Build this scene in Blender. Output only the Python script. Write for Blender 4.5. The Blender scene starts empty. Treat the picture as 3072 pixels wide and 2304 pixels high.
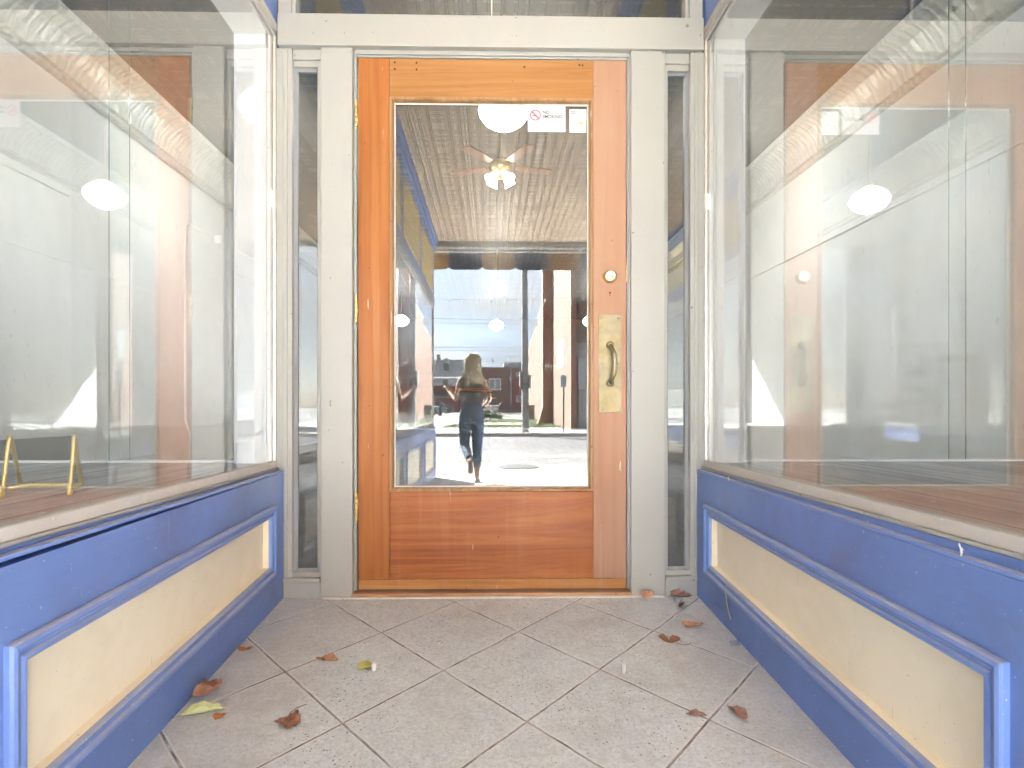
import bpy, bmesh, math, random
from mathutils import Vector, Matrix
R = math.radians
sc = bpy.context.scene
col = sc.collection
random.seed(7)

# ------------------------------------------------------------------ camera
cam = bpy.data.cameras.new("camera"); camo = bpy.data.objects.new("camera", cam); col.objects.link(camo)
camo.location = (0, -2.235, 0.742)
camo.rotation_euler = (R(90), 0, R(-1.0))
cam.sensor_width = 36; cam.lens = 1687 / 3072 * 36
cam.shift_x = 31.6 / 3072; cam.shift_y = 73 / 3072
cam.clip_start = 0.02; cam.clip_end = 3000
sc.camera = camo

# ------------------------------------------------------------------ light, sky, exposure
SUN = Vector((-0.80, -0.95, 1.0)).normalized()      # towards the sun
el = math.asin(SUN.z); az = math.atan2(SUN.x, SUN.y)
w = bpy.data.worlds.new("World"); sc.world = w; w.use_nodes = True
wt = w.node_tree; wt.nodes.clear()
def wn(t, **k):
    n = wt.nodes.new(t)
    for a, b in k.items(): setattr(n, a, b)
    return n
sky = wn("ShaderNodeTexSky", sky_type='NISHITA', sun_disc=False, sun_elevation=el, sun_rotation=az % (2 * math.pi))
tc = wn("ShaderNodeTexCoord"); mp = wn("ShaderNodeMapping"); mp.inputs['Scale'].default_value = (1.6, 1.6, 5.0)
nz = wn("ShaderNodeTexNoise"); nz.inputs['Scale'].default_value = 1.7; nz.inputs['Detail'].default_value = 9; nz.inputs['Roughness'].default_value = .58
rp = wn("ShaderNodeValToRGB"); rp.color_ramp.elements[0].position = .40; rp.color_ramp.elements[1].position = .62
rp.color_ramp.elements[0].color = (.78, .78, .78, 1); rp.color_ramp.elements[1].color = (1, 1, 1, 1)
mx = wn("ShaderNodeMixRGB")
nz2 = wn("ShaderNodeTexNoise"); nz2.inputs['Scale'].default_value = 3.4; nz2.inputs['Detail'].default_value = 8
rp2 = wn("ShaderNodeValToRGB"); rp2.color_ramp.elements[0].position = .38; rp2.color_ramp.elements[1].position = .62
rp2.color_ramp.elements[0].color = (1.0, 1.13, 1.45, 1); rp2.color_ramp.elements[1].color = (1.75, 1.78, 1.84, 1)
bg = wn("ShaderNodeBackground"); bg.inputs[1].default_value = 0.05
wo = wn("ShaderNodeOutputWorld")
L = wt.links.new
L(tc.outputs['Generated'], mp.inputs[0]); L(mp.outputs[0], nz.inputs['Vector']); L(nz.outputs[0], rp.inputs[0])
L(rp.outputs[0], mx.inputs[0]); L(mp.outputs[0], nz2.inputs['Vector']); L(nz2.outputs[0], rp2.inputs[0]); L(rp2.outputs[0], mx.inputs[2]); L(sky.outputs[0], mx.inputs[1]); L(mx.outputs[0], bg.inputs[0]); L(bg.outputs[0], wo.inputs[0])
sl = bpy.data.lights.new("sun", 'SUN'); sl.energy = 5.0; sl.angle = R(.5); sl.color = (1, .975, .94)
so = bpy.data.objects.new("sun", sl); col.objects.link(so); so.rotation_euler = SUN.to_track_quat('Z', 'Y').to_euler()
sc.view_settings.view_transform = 'Standard'; sc.view_settings.look = 'None'
sc.view_settings.exposure = 6.5; sc.view_settings.gamma = 1
cy = sc.cycles
cy.use_denoising = True; cy.max_bounces = 14; cy.diffuse_bounces = 6; cy.glossy_bounces = 6
cy.transmission_bounces = 8; cy.transparent_max_bounces = 48; cy.sample_clamp_indirect = 8
cy.caustics_reflective = False; cy.caustics_refractive = False; cy.use_adaptive_sampling = True; cy.adaptive_threshold = .015

# ------------------------------------------------------------------ material helpers
class NT:
    def __init__(s, name):
        s.m = bpy.data.materials.new(name); s.m.use_nodes = True
        s.t = s.m.node_tree; s.t.nodes.clear()
        s.out = s.t.nodes.new("ShaderNodeOutputMaterial")
    def set(s, sock, v):
        if isinstance(v, bpy.types.NodeSocket): s.t.links.new(v, sock)
        elif v is not None:
            if hasattr(sock.default_value, '__len__') and not isinstance(v, (tuple, list)): v = (v,) * len(sock.default_value)
            if hasattr(sock.default_value, '__len__') and len(v) == 3 and len(sock.default_value) == 4: v = (*v, 1)
            sock.default_value = v
    def n(s, typ, ins=None, o=0, **props):
        n = s.t.nodes.new("ShaderNode" + typ)
        for a, b in props.items(): setattr(n, a, b)
        for k, v in (ins or {}).items(): s.set(n.inputs[k], v)
        return n.outputs[o]
    def math(s, op, a, b=0, c=None):
        i = {0: a, 1: b}
        if c is not None: i[2] = c
        return s.n("Math", i, operation=op)
    def co(s, scale=(1, 1, 1), rot=(0, 0, 0)):
        return s.n("Mapping", {'Vector': s.n("TexCoord", o=3), 'Scale': scale, 'Rotation': rot})
    def noise(s, scale, detail=4, vec=None, rough=.55, dist=0):
        return s.n("TexNoise", {'Vector': vec if vec is not None else s.n("TexCoord", o=3), 'Scale': scale, 'Detail': detail, 'Roughness': rough, 'Distortion': dist})
    def ramp(s, f, stops):
        n = s.t.nodes.new("ShaderNodeValToRGB"); s.set(n.inputs[0], f); e = n.color_ramp.elements
        while len(e) < len(stops): e.new(.5)
        for i, (p, c) in enumerate(stops):
            e[i].position = p; e[i].color = (*c, 1) if isinstance(c, (tuple, list)) else (c, c, c, 1)
        return n.outputs[0]
    def mix(s, f, a, b, mode='MIX'):
        return s.n("MixRGB", {0: f, 1: a, 2: b}, blend_type=mode)
    def bump(s, h, strength=.3, dist=.01, normal=None):
        i = {'Height': h, 'Strength': strength, 'Distance': dist}
        if normal is not None: i['Normal'] = normal
        return s.n("Bump", i)
    def bsdf(s, color, rough=.5, metal=0., normal=None, spec=.5, **k):
        i = {'Base Color': color, 'Roughness': rough, 'Metallic': metal, 'Specular IOR Level': spec}
        if normal is not None: i['Normal'] = normal
        i.update(k)
        return s.n("BsdfPrincipled", i)
    def done(s, sh):
        s.t.links.new(sh, s.out.inputs[0]); return s.m

def sc3(c, k): return tuple(min(1, x * k) for x in c)

def paint(name, c, rough=.45, var=.10, chips=None, chipc=(.7, .68, .62), grime=.25, grimec=(.25, .22, .19), bump=.12, brush=(0, 0, 0), feet=0, scratch=.35, ledge=0):
    """old brushed house paint: slow tone changes, soft grime clouds, brush marks, small chips"""
    t = NT(name)
    big = t.noise(2.3, 5); fine = t.noise(38, 4)
    base = t.mix(t.ramp(big, [(.3, 0), (.7, 1)]), sc3(c, 1 - var), sc3(c, 1 + var * .5))
    g = t.math('MULTIPLY', t.ramp(t.noise(5.5, 8, rough=.68, dist=.6), [(.50, 0), (.72, 1)]), grime)
    base = t.mix(g, base, grimec)
    if feet:      # splashed dirt and small knocks low down, nail heads and flecks higher up
        z = t.t.nodes.new("ShaderNodeSeparateXYZ"); t.t.links.new(t.n("TexCoord", o=3), z.inputs[0])
        low = t.ramp(z.outputs[2], [(.0, .9), (.03, .4), (.12, .0)])
        spl = t.ramp(t.noise(48, 6, rough=.75), [(.54, 0), (.66, 1)])
        base = t.mix(t.math('MULTIPLY', t.math('MULTIPLY', low, spl), .55), base, (.24, .205, .165))
        dots = t.ramp(t.noise(42, 2, rough=.3), [(.765, 0), (.778, .7)])
        base = t.mix(dots, base, (.16, .11, .075))
        drip = t.ramp(t.noise(26, 3, t.co((1, 1, .05)), rough=.5), [(.66, 0), (.76, .25)])
        base = t.mix(drip, base, sc3(c, .86))
    if ledge:     # grey dust settled on the upward faces
        g_ = t.t.nodes.new("ShaderNodeNewGeometry"); zz = t.t.nodes.new("ShaderNodeSeparateXYZ"); t.t.links.new(g_.outputs['True Normal'], zz.inputs[0])
        up = t.ramp(zz.outputs[2], [(.25, 0), (.7, 1)])
        base = t.mix(t.math('MULTIPLY', up, t.ramp(t.noise(22, 6, rough=.7), [(.3, .25), (.62, .8)])), base, (.36, .35, .38))
    if scratch:
        scr = t.ramp(t.noise(170, 2, t.co((1, 1, .06)), rough=.4), [(.735, 0), (.78, 1)])
        base = t.mix(t.math('MULTIPLY', scr, scratch), base, chipc)
    if chips:
        v = t.ramp(t.noise(150, 2, rough=.3), [(chips, 0), (chips + .03, 1)])
        base = t.mix(t.math('MULTIPLY', v, .8), base, chipc)
    b = t.noise(60, 3, t.co((1, .12, 1) if not brush[0] else (.12, 1, 1)))
    nrm = t.bump(b, bump, .004)
    nrm = t.bump(fine, bump * .7, .004, nrm)
    r = t.math('MAXIMUM', t.math('ADD', t.math('MULTIPLY', t.noise(9, 4), .25), rough - .12), .34)
    return t.done(t.bsdf(base, r, normal=nrm))

def plain(name, c, rough=.5, metal=0., var=.12, scale=14, bump=0, **k):
    t = NT(name)
    n = t.noise(scale, 5)
    base = t.mix(t.ramp(n, [(.3, 0), (.7, 1)]), sc3(c, 1 - var), sc3(c, 1 + var * .6))
    nr = t.bump(t.noise(scale * 5, 3), bump, .004) if bump else None
    return t.done(t.bsdf(base, rough, metal, nr, **k))

def wood(name, axis, stops, haze=0, hazec=(.75, .62, .52), rough=.42, figure=1.0, off=0, pale=None, foot=0):
    """varnished door wood, grain along axis"""
    t = NT(name)
    st = {'z': (1, 1, .055), 'x': (.055, 1, 1), 'y': (1, .055, 1)}[axis]
    v = t.co(st)
    v = t.n("VectorMath", {0: v, 1: (off, off * .7, off * 1.3)}, operation='ADD')
    warp = t.noise(3.2, 3, v)
    vw = t.n("VectorMath", {0: v, 1: t.n("VectorMath", {0: t.n("CombineXYZ", {0: warp, 1: warp, 2: warp}), 3: .22 * figure}, operation='SCALE')}, operation='ADD')
    g1 = t.noise(17, 6, vw, rough=.62)
    g2 = t.noise(120, 3, t.co(st), rough=.6)
    base = t.ramp(g1, stops)
    wav = t.n("TexWave", {'Vector': vw, 'Scale': 7.0, 'Distortion': 5.5 * figure, 'Detail': 3, 'Detail Scale': 1.6}, o=1, wave_type='BANDS', bands_direction='X' if axis == 'z' else 'Z')
    base = t.mix(t.math('MULTIPLY', t.ramp(wav, [(.62, 0), (.98, 1)]), .24), base, sc3(stops[0][1], .62))
    pores = t.ramp(g2, [(.60, 0), (.72, 1)])
    base = t.mix(t.math('MULTIPLY', pores, .30), base, sc3(stops[0][1], .42))
    mot = t.ramp(t.noise(4.2, 5), [(.35, 0), (.72, 1)])
    base = t.mix(t.math('MULTIPLY', mot, .30), base, stops[-1][1])
    if pale:
        base = t.mix(t.math('MULTIPLY', t.ramp(t.noise(1.4, 4, t.co((1, 1, .5))), [(.34, .2), (.62, 1)]), .72), base, pale)
    if haze:
        dr = t.ramp(t.noise(13, 4, t.co((1, 1, .03)), rough=.7), [(.50, 0), (.74, 1)])
        cl = t.ramp(t.noise(3.5, 5), [(.38, 0), (.7, 1)])
        base = t.mix(t.math('MULTIPLY', t.math('MULTIPLY', dr, cl), haze), base, hazec)
        sp = t.ramp(t.noise(75, 2, t.co((1, 1, .12)), rough=.4), [(.735, 0), (.78, 1)])
        base = t.mix(t.math('MULTIPLY', sp, .45), base, (.82, .76, .70))
    ticks = t.ramp(t.noise(55, 2, rough=.35), [(.735, 0), (.76, 1)])
    base = t.mix(t.math('MULTIPLY', ticks, .5), base, sc3(stops[0][1], .25))
    nr = t.bump(g2, .10, .003)
    rr = t.math('MAXIMUM', t.math('ADD', t.math('MULTIPLY', t.noise(6, 4), .3), rough - .15), .34)
    return t.done(t.bsdf(base, rr, normal=nr, spec=.28))

def glass(name, r0=.05, tint=(.93, .96, .95), dust=.05, streak=.06, wob=0.0):
    """window glass as a real thin pane: clear with a mirror share that grows at grazing angles, a little dust on it"""
    t = NT(name)
    f = t.n("LayerWeight", {'Blend': .5}, o=1)
    f5 = t.math('POWER', f, 4.2)
    r = t.math('ADD', t.math('MULTIPLY', f5, 1 - r0), r0)
    nr = None
    if wob: nr = t.bump(t.noise(1.8, 2), wob, .02)
    gl = t.n("BsdfGlossy", {'Color': (1, 1, 1, 1), 'Roughness': 0.0})
    if nr is not None:
        t.set(t.t.nodes[-1].inputs['Normal'], nr) if False else None
    tr = t.n("BsdfTransparent", {'Color': (*tint, 1)})
    s = t.n("MixShader", {0: r, 1: tr, 2: gl})
    sp = t.ramp(t.noise(140, 2, t.co((1, 1, .3)), rough=.35), [(.73, 0), (.77, 1)])
    smear = t.math('MULTIPLY', t.ramp(t.noise(6, 7, t.co((1, 1, .35)), rough=.7, dist=.8), [(.45, 0), (.85, 1)]), streak)
    d = t.math('ADD', t.math('MULTIPLY', sp, dust * 5), t.math('ADD', smear, dust * .25))
    df = t.n("BsdfDiffuse", {'Color': (.8, .8, .78, 1)})
    s = t.n("MixShader", {0: t.math('MINIMUM', d, .6), 1: s, 2: df})
    return t.done(s)

def emit(name, c, s):
    t = NT(name); return t.done(t.n("Emission", {'Color': (*c, 1), 'Strength': s}))

M = {}
M['cream'] = paint("cream_paint", (.362, .358, .322), .42, .05, .735, (.30, .25, .19), .16, (.38, .33, .26), feet=1)
M['white'] = paint("white_paint", (.86, .86, .855), .5, .04, None, grime=.10, grimec=(.5, .48, .45))
M['blue'] = paint("blue_paint", (.138, .225, .50), .34, .20, .745, (.50, .52, .58), .55, (.13, .14, .23), bump=.22)
M['bluem'] = paint("blue_moulding_paint", (.150, .242, .53), .26, .10, .745, (.50, .52, .58), .22, (.26, .28, .38), bump=.06, scratch=0, ledge=1)
M['yellow'] = paint("yellow_panel_paint", (.80, .715, .545), .40, .07, .752, (.42, .33, .2), .22, (.52, .42, .27), bump=.06)
M['gold'] = paint("gold_panel_paint", (.72, .55, .22), .5, .1, grime=.2)
M['putty'] = paint("putty", (.36, .375, .39), .7, .15, .66, (.45, .26, .16), .3)
M['caulk'] = plain("caulk", (.62, .57, .50), .8)
M['alu'] = plain("dull_aluminium", (.56, .53, .48), .38, .55, .12, 20, .08)
M['alusill'] = paint("dusty_aluminium_sill", (.52, .485, .44), .42, .10, .742, (.70, .69, .66), .4, (.34, .30, .26), bump=.05)
M['wood_stile'] = wood("door_stile_wood", 'z', [(.30, (0.2736, 0.0836, 0.0181)), (.5, (0.342, 0.1159, 0.0266)), (.72, (0.3933, 0.1587, 0.0466))], haze=.12)
M['wood_faded'] = wood("door_faded_stile_wood", 'z', [(.30, (0.279, 0.0977, 0.0353)), (.5, (0.3348, 0.1348, 0.0558)), (.72, (0.372, 0.186, 0.0977))], haze=.2, off=3, pale=(.40, .265, .185))
M['wood_top'] = wood("door_top_rail_wood", 'x', [(.30, (0.2662, 0.1096, 0.0296)), (.5, (0.3289, 0.1453, 0.0435)), (.72, (0.3837, 0.1958, 0.0722))], haze=0, figure=3.2, off=5)
M['wood_bot'] = wood("door_bottom_rail_wood", 'x', [(.30, (.22, .056, .012)), (.5, (.31, .090, .020)), (.72, (.39, .14, .040))], haze=.5, hazec=(.46, .25, .15), figure=4.5, off=9)
M['wood_kick'] = wood("door_kick_strip_wood", 'x', [(.30, (.32, .125, .03)), (.5, (.42, .18, .05)), (.72, (.48, .25, .09))], haze=.3, hazec=(.5, .45, .42), off=12)
M['bead'] = wood("glazing_bead_wood", 'z', [(.30, (.26, .13, .05)), (.5, (.35, .19, .08)), (.72, (.42, .27, .145))], haze=.3, off=15)
M['threshold'] = wood("threshold_wood", 'x', [(.30, (.25, .12, .05)), (.5, (.42, .21, .09)), (.72, (.5, .36, .24))], haze=.5, hazec=(.5, .46, .42), off=20)
M['dark'] = plain("dark_gap", (.02, .018, .015), .9)
M['rubber'] = plain("black_rubber", (.02, .02, .02), .7)
M['brassy'] = plain("polished_brass", (.66, .50, .22), .28, 1, .2, 60)
M['nickel'] = plain("worn_nickel", (.74, .70, .62), .25, 1, .15, 60)
def brassplate():
    t = NT("tarnished_brass_plate")
    n = t.noise(11, 8, rough=.72, dist=.8); n2 = t.noise(4.5, 5, rough=.6)
    c = t.ramp(n, [(.30, (.13, .105, .055)), (.48, (.235, .19, .095)), (.60, (.32, .255, .125)), (.75, (.30, .28, .24))])
    c = t.mix(t.ramp(n2, [(.46, 0), (.66, .85)]), c, (.29, .275, .25))
    c = t.mix(t.ramp(t.noise(7, 5), [(.62, 0), (.74, .6)]), c, (.30, .16, .065))
    s = t.noise(160, 2, t.co((1, 1, .15)))
    return t.done(t.bsdf(c, t.math('ADD', t.math('MULTIPLY', n, .3), .36), .55, t.bump(s, .08, .002)))
M['plate'] = brassplate()
M['goldwire'] = plain("gold_wire", (.78, .60, .24), .3, 1, .1, 40)
M['glass_door'] = glass("door_glass", .052, (.86, .88, .87), .03, .012)
M['glass_side'] = glass("show_window_glass", .17, (.975, .98, .975), .03, .035)
M['glass_slim'] = glass("sidelight_glass", .055, (.80, .83, .83), .03, .012)
M['glass_rear'] = glass("sliding_pane_glass", .04, (.955, .975, .965), .015, .03)
M['glass_far'] = glass("street_window_glass", .05, (.96, .97, .965), .01, .02)
M['glassedge'] = plain("green_glass_edge", (.04, .13, .12), .25)
M['lamp'] = emit("lit_opal_glass", (1, .98, .95), .70)
M['bulb'] = emit("lit_bulb", (1, .97, .92), 3.0)
M['frost'] = emit("lit_frosted_shade", (1, .97, .92), .25)
M['signwhite'] = plain("sticker_white", (.50, .51, .52), .4, 0, .03)
M['signblack'] = plain("sticker_black", (.03, .03, .035), .5)
M['signgrey'] = plain("sticker_grey", (.36, .36, .37), .5)
M['signpale'] = plain("sticker_pale_grey", (.56, .56, .57), .5)
M['signred'] = plain("sticker_red", (.58, .02, .07), .5)
M['signlime'] = plain("sticker_lime", (.62, .66, .08), .5)
M['signcyan'] = plain("sticker_blue", (.28, .56, .72), .5)

def floor_mat():
    t = NT("scored_concrete")
    geo = t.n("TexCoord", o=3)
    sx = t.t.nodes.new("ShaderNodeSeparateXYZ"); t.t.links.new(geo, sx.inputs[0])
    wob = t.math('MULTIPLY', t.math('SUBTRACT', t.noise(9, 5), .5), .016)
    wob2 = t.math('MULTIPLY', t.math('SUBTRACT', t.noise(11, 5, t.co((1, 1, 1), (0, 0, 1))), .5), .016)
    X = t.math('DIVIDE', t.math('SUBTRACT', sx.outputs[0], .090), .4655)
    Y = t.math('DIVIDE', t.math('ADD', sx.outputs[1], .316), .4935)
    def line(v, wv, wd):
        a = t.math('ADD', v, wv)
        fr = t.math('FRACT', t.math('ADD', a, 100.5))
        return t.math('ABSOLUTE', t.math('SUBTRACT', fr, .5)), a
    u, ua = line(t.math('ADD', X, Y), wob, 0); v, va = line(t.math('SUBTRACT', X, Y), wob2, 0)
    d = t.math('MINIMUM', u, v)
    groove = t.ramp(d, [(0, 1), (.0045, 1), (.010, 0)])
    lip = t.ramp(d, [(.003, .2), (.012, 1), (.026, 0)])
    # tone per slab
    cell = t.n("TexWhiteNoise", {'Vector': t.n("CombineXYZ", {0: t.math('FLOOR', t.math('ADD', ua, 100.5)), 1: t.math('FLOOR', t.math('ADD', va, 100.5)), 2: 0.})}, o=0, noise_dimensions='3D')
    stain = t.noise(2.4, 7, rough=.66); sand = t.noise(105, 6, rough=.82); mid = t.noise(34, 7, rough=.75)
    c = t.ramp(stain, [(.30, (.45, .485, .50)), (.50, (.58, .625, .645)), (.70, (.66, .71, .735))])
    c = t.mix(t.math('MULTIPLY', t.math('SUBTRACT', cell, .2), .75), c, (.47, .48, .485))
    c = t.mix(.35, c, t.ramp(mid, [(.34, (.33, .35, .355)), (.66, (.75, .80, .82))]))
    c = t.mix(.45, c, t.ramp(sand, [(.32, (.20, .215, .22)), (.5, (.57, .61, .625)), (.68, (.82, .875, .90))]))
    # walked middle: aggregate shows; dirty edges along the walls
    ax = t.math('ABSOLUTE', sx.outputs[0])
    edge = t.ramp(t.math('ADD', ax, t.math('MULTIPLY', t.math('SUBTRACT', t.noise(6, 6, rough=.65), .5), .5)), [(.45, 0), (.86, 1)])
    back = t.ramp(t.math('ADD', sx.outputs[1], t.math('MULTIPLY', t.math('SUBTRACT', t.noise(5, 6), .5), .5)), [(.0, 0), (.5, 1)])
    c = t.mix(t.math('MULTIPLY', edge, .55), c, (.32, .315, .32))
    worn = t.math('SUBTRACT', 1, t.math('MAXIMUM', t.math('MULTIPLY', edge, 1.1), t.ramp(sx.outputs[1], [(.0, 0), (.0, 0)])))
    vo = t.n("TexVoronoi", {'Vector': geo, 'Scale': 130, 'Randomness': 1}, o=0); vid = t.n("TexVoronoi", {'Vector': geo, 'Scale': 130, 'Randomness': 1}, o=1)
    pick = t.t.nodes.new("ShaderNodeSeparateColor"); t.t.links.new(vid, pick.inputs[0])
    size = t.math('MULTIPLY', t.math('MULTIPLY', t.math('SUBTRACT', pick.outputs[0], .52), .85), t.ramp(t.noise(3.0, 3), [(.34, .35), (.58, 1)]))
    peb = t.math('MULTIPLY', t.math('LESS_THAN', vo, size), worn)
    pc = t.ramp(pick.outputs[1], [(0, (.07, .055, .05)), (.4, (.20, .13, .10)), (.62, (.15, .14, .14)), (.8, (.52, .44, .36)), (1, (.62, .58, .53))])
    c = t.mix(t.math('MULTIPLY', peb, .80), c, pc)
    blot = t.ramp(t.noise(3.1, 9, t.co((1, 1.25, 1), (0, 0, .6)), rough=.72, dist=.5), [(.50, 0), (.66, 1)])
    c = t.mix(t.math('MULTIPLY', blot, .45), c, (.38, .38, .385))
    dust = t.ramp(t.noise(120, 2, rough=.4), [(.70, 0), (.75, 1)])
    c = t.mix(t.math('MULTIPLY', dust, t.math('ADD', t.math('MULTIPLY', edge, .7), .1)), c, (.74, .70, .66))
    smudge = t.ramp(t.noise(4.4, 8, rough=.74, dist=.7), [(.60, 0), (.76, .55)])
    c = t.mix(smudge, c, (.74, .715, .70))
    c = t.mix(t.math('MULTIPLY', lip, .55), c, (.76, .76, .77))
    gcol = t.ramp(t.noise(14, 5), [(.36, (.15, .13, .115)), (.52, (.42, .39, .37)), (.64, (.60, .57, .545))])
    c = t.mix(t.math('MULTIPLY', groove, .92), c, gcol)
    h = t.math('SUBTRACT', t.math('ADD', t.math('MULTIPLY', sand, .25), t.math('MULTIPLY', mid, .35)), t.math('MULTIPLY', groove, 1.5))
    return t.done(t.bsdf(c, .82, 0, t.bump(h, .8, .006), .3))
M['floor'] = floor_mat()

def concrete(name, c, joint=None, rough=.85):
    t = NT(name)
    b = t.ramp(t.noise(.9, 8, rough=.65), [(.3, sc3(c, .78)), (.7, sc3(c, 1.1))])
    b = t.mix(.4, b, t.ramp(t.noise(60, 4), [(.3, sc3(c, .7)), (.7, sc3(c, 1.2))]))
    cr = t.n("TexVoronoi", {'Vector': t.n("VectorMath", {0: t.n("TexCoord", o=3), 1: t.n("VectorMath", {0: t.n("TexNoise", {'Scale': 3., 'Detail': 4}, o=1), 3: .5}, operation='SCALE')}, operation='ADD'), 'Scale': .42}, o=0, feature='DISTANCE_TO_EDGE')
    b = t.mix(t.ramp(cr, [(0, .7), (.012, 0)]), b, sc3(c, .35))
    if joint:
        x = t.t.nodes.new("ShaderNodeSeparateXYZ"); t.t.links.new(t.n("TexCoord", o=3), x.inputs[0])
        for k, (ax, per, off) in enumerate(joint):
            d = t.math('ABSOLUTE', t.math('SUBTRACT', t.math('FRACT', t.math('ADD', t.math('DIVIDE', x.outputs[ax], per), 100 + off)), .5))
            b = t.mix(t.ramp(d, [(0, .75), (.02 / per, 0)]), b, sc3(c, .38))
    return t.done(t.bsdf(b, rough, 0, t.bump(t.noise(80, 3), .2, .01), .3))
M['sidewalk'] = concrete("sidewalk_concrete", (0.133, 0.13, 0.125), [(0, 1.8, .1), (1, 1.15, .2)])
M['walk_far'] = concrete("far_sidewalk_concrete", (0.109, 0.107, 0.105), [(0, 1.8, .3)])
M['kerb'] = concrete("kerb_concrete", (.34, .31, .29))
def asphalt(name, c):
    t = NT(name)
    b = t.ramp(t.noise(1.3, 7, t.co((.15, 1, 1))), [(.3, sc3(c, .8)), (.7, sc3(c, 1.15))])
    b = t.mix(.5, b, t.ramp(t.noise(150, 3), [(.3, sc3(c, .55)), (.7, sc3(c, 1.5))]))
    cr = t.n("TexVoronoi", {'Vector': t.n("VectorMath", {0: t.co((.5, 1, 1)), 1: t.n("VectorMath", {0: t.n("TexNoise", {'Scale': 2., 'Detail': 4}, o=1), 3: .9}, operation='SCALE')}, operation='ADD'), 'Scale': .3}, o=0, feature='DISTANCE_TO_EDGE')
    b = t.mix(t.ramp(cr, [(0, .7), (.014, 0)]), b, sc3(c, .4))
    return t.done(t.bsdf(b, .8, 0, t.bump(t.noise(120, 3), .3, .01), .3))
M['asph_light'] = asphalt("worn_pale_asphalt", (.054, .053, .052))
M['asph_dark'] = asphalt("newer_grey_asphalt", (.034, .034, .037))
M['lot'] = asphalt("parking_lot_paving", (.085, .083, .08))
M['line'] = plain("road_paint", (.72, .72, .70), .7, 0, .2, 6)

def brickm(name, c1, c2, mortar, scale=1.0, weather=None, wf=.5):
    t = NT(name)
    x = t.t.nodes.new("ShaderNodeSeparateXYZ"); t.t.links.new(t.n("TexCoord", o=3), x.inputs[0])
    v = t.n("CombineXYZ", {0: t.math('ADD', x.outputs[0], x.outputs[1]), 1: x.outputs[2], 2: 0.})
    b = t.n("TexBrick", {'Vector': v, 'Color1': c1, 'Color2': c2, 'Mortar': mortar, 'Scale': scale, 'Mortar Size': .011, 'Brick Width': .215, 'Row Height': .075, 'Mortar Smooth': .2})
    b = t.mix(.35, b, t.ramp(t.noise(1.1, 8, rough=.7), [(.3, sc3(c1, .7)), (.7, sc3(c2, 1.15))]))
    if weather:
        b = t.mix(t.math('MULTIPLY', t.ramp(t.noise(.55, 7, t.co((1, 1, .5)), rough=.7), [(.36, 0), (.62, 1)]), wf), b, weather)
    return t.done(t.bsdf(b, .85, 0, t.bump(t.noise(40, 3), .3, .01), .3))
M['brick_side'] = brickm("old_orange_brick", (.088, .036, .021), (.105, .053, .033), (.09, .074, .06), 1, (.12, .064, .04), .55)
M['brick_red'] = brickm("red_brick", (.20, .062, .036), (.27, .095, .055), (.31, .25, .2), 1)
M['brick_far'] = brickm("far_red_brick", (.17, .066, .048), (.215, .09, .065), (.22, .18, .15), 1)
M['brick_shade'] = brickm("brown_brick", (.13, .075, .055), (.18, .105, .08), (.2, .16, .13), 1)
M['grey_wall'] = plain("grey_render", (.30, .29, .28), .8, 0, .1, 3)
M['pale_board'] = plain("pale_board", (0.32, 0.328, 0.336), .6, 0, .06, 4)
M['darkred'] = plain("dark_red_boards", (.22, .035, .035), .6, 0, .15, 4)
M['shingle'] = plain("grey_shingles", (.30, .31, .32), .85, 0, .2, 9, .3)
M['steel_pole'] = concrete("pole_concrete", (0.24, 0.236, 0.228))
M['greenpost'] = plain("dark_green_metal", (.03, .07, .05), .5)
M['signteal'] = plain("sign_teal", (.18, .42, .40), .5)
M['signskin'] = plain("sign_sky_blue", (0.289, 0.357, 0.399), .5)
M['blackmetal'] = plain("black_metal", (.025, .025, .028), .45)
M['boxgrey'] = plain("grey_metal_box", (.22, .21, .21), .5)
M['grassm'] = plain("lawn_soil", (.05, .075, .02), .9, 0, .35, 5)
M['blade'] = plain("grass_blade", (.075, .125, .028), .6, 0, .3, 2)
M['shrubleaf'] = plain("shrub_leaf", (.07, .115, .03), .6, 0, .35, 3)
M['pavers'] = brickm("plaza_pavers", (.36, .22, .18), (.42, .29, .24), (.38, .34, .3), 1)
M['beadboard'] = None
def beadboard():
    t = NT("weathered_beadboard")
    g = t.noise(14, 6, t.co((1, .06, 1)), rough=.65)
    c = t.ramp(g, [(.3, (.66, .47, .32)), (.5, (.78, .59, .42)), (.72, (.84, .69, .53))])
    c = t.mix(t.ramp(t.noise(1.6, 6), [(.45, 0), (.75, .6)]), c, (.42, .33, .25))
    kn = t.ramp(t.noise(9, 3, t.co((1, .5, 1))), [(.68, 0), (.76, .6)])
    c = t.mix(kn, c, (.16, .10, .06))
    return t.done(t.bsdf(c, .5, 0, t.bump(g, .15, .004)))
M['beadboard'] = beadboard()
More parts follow.
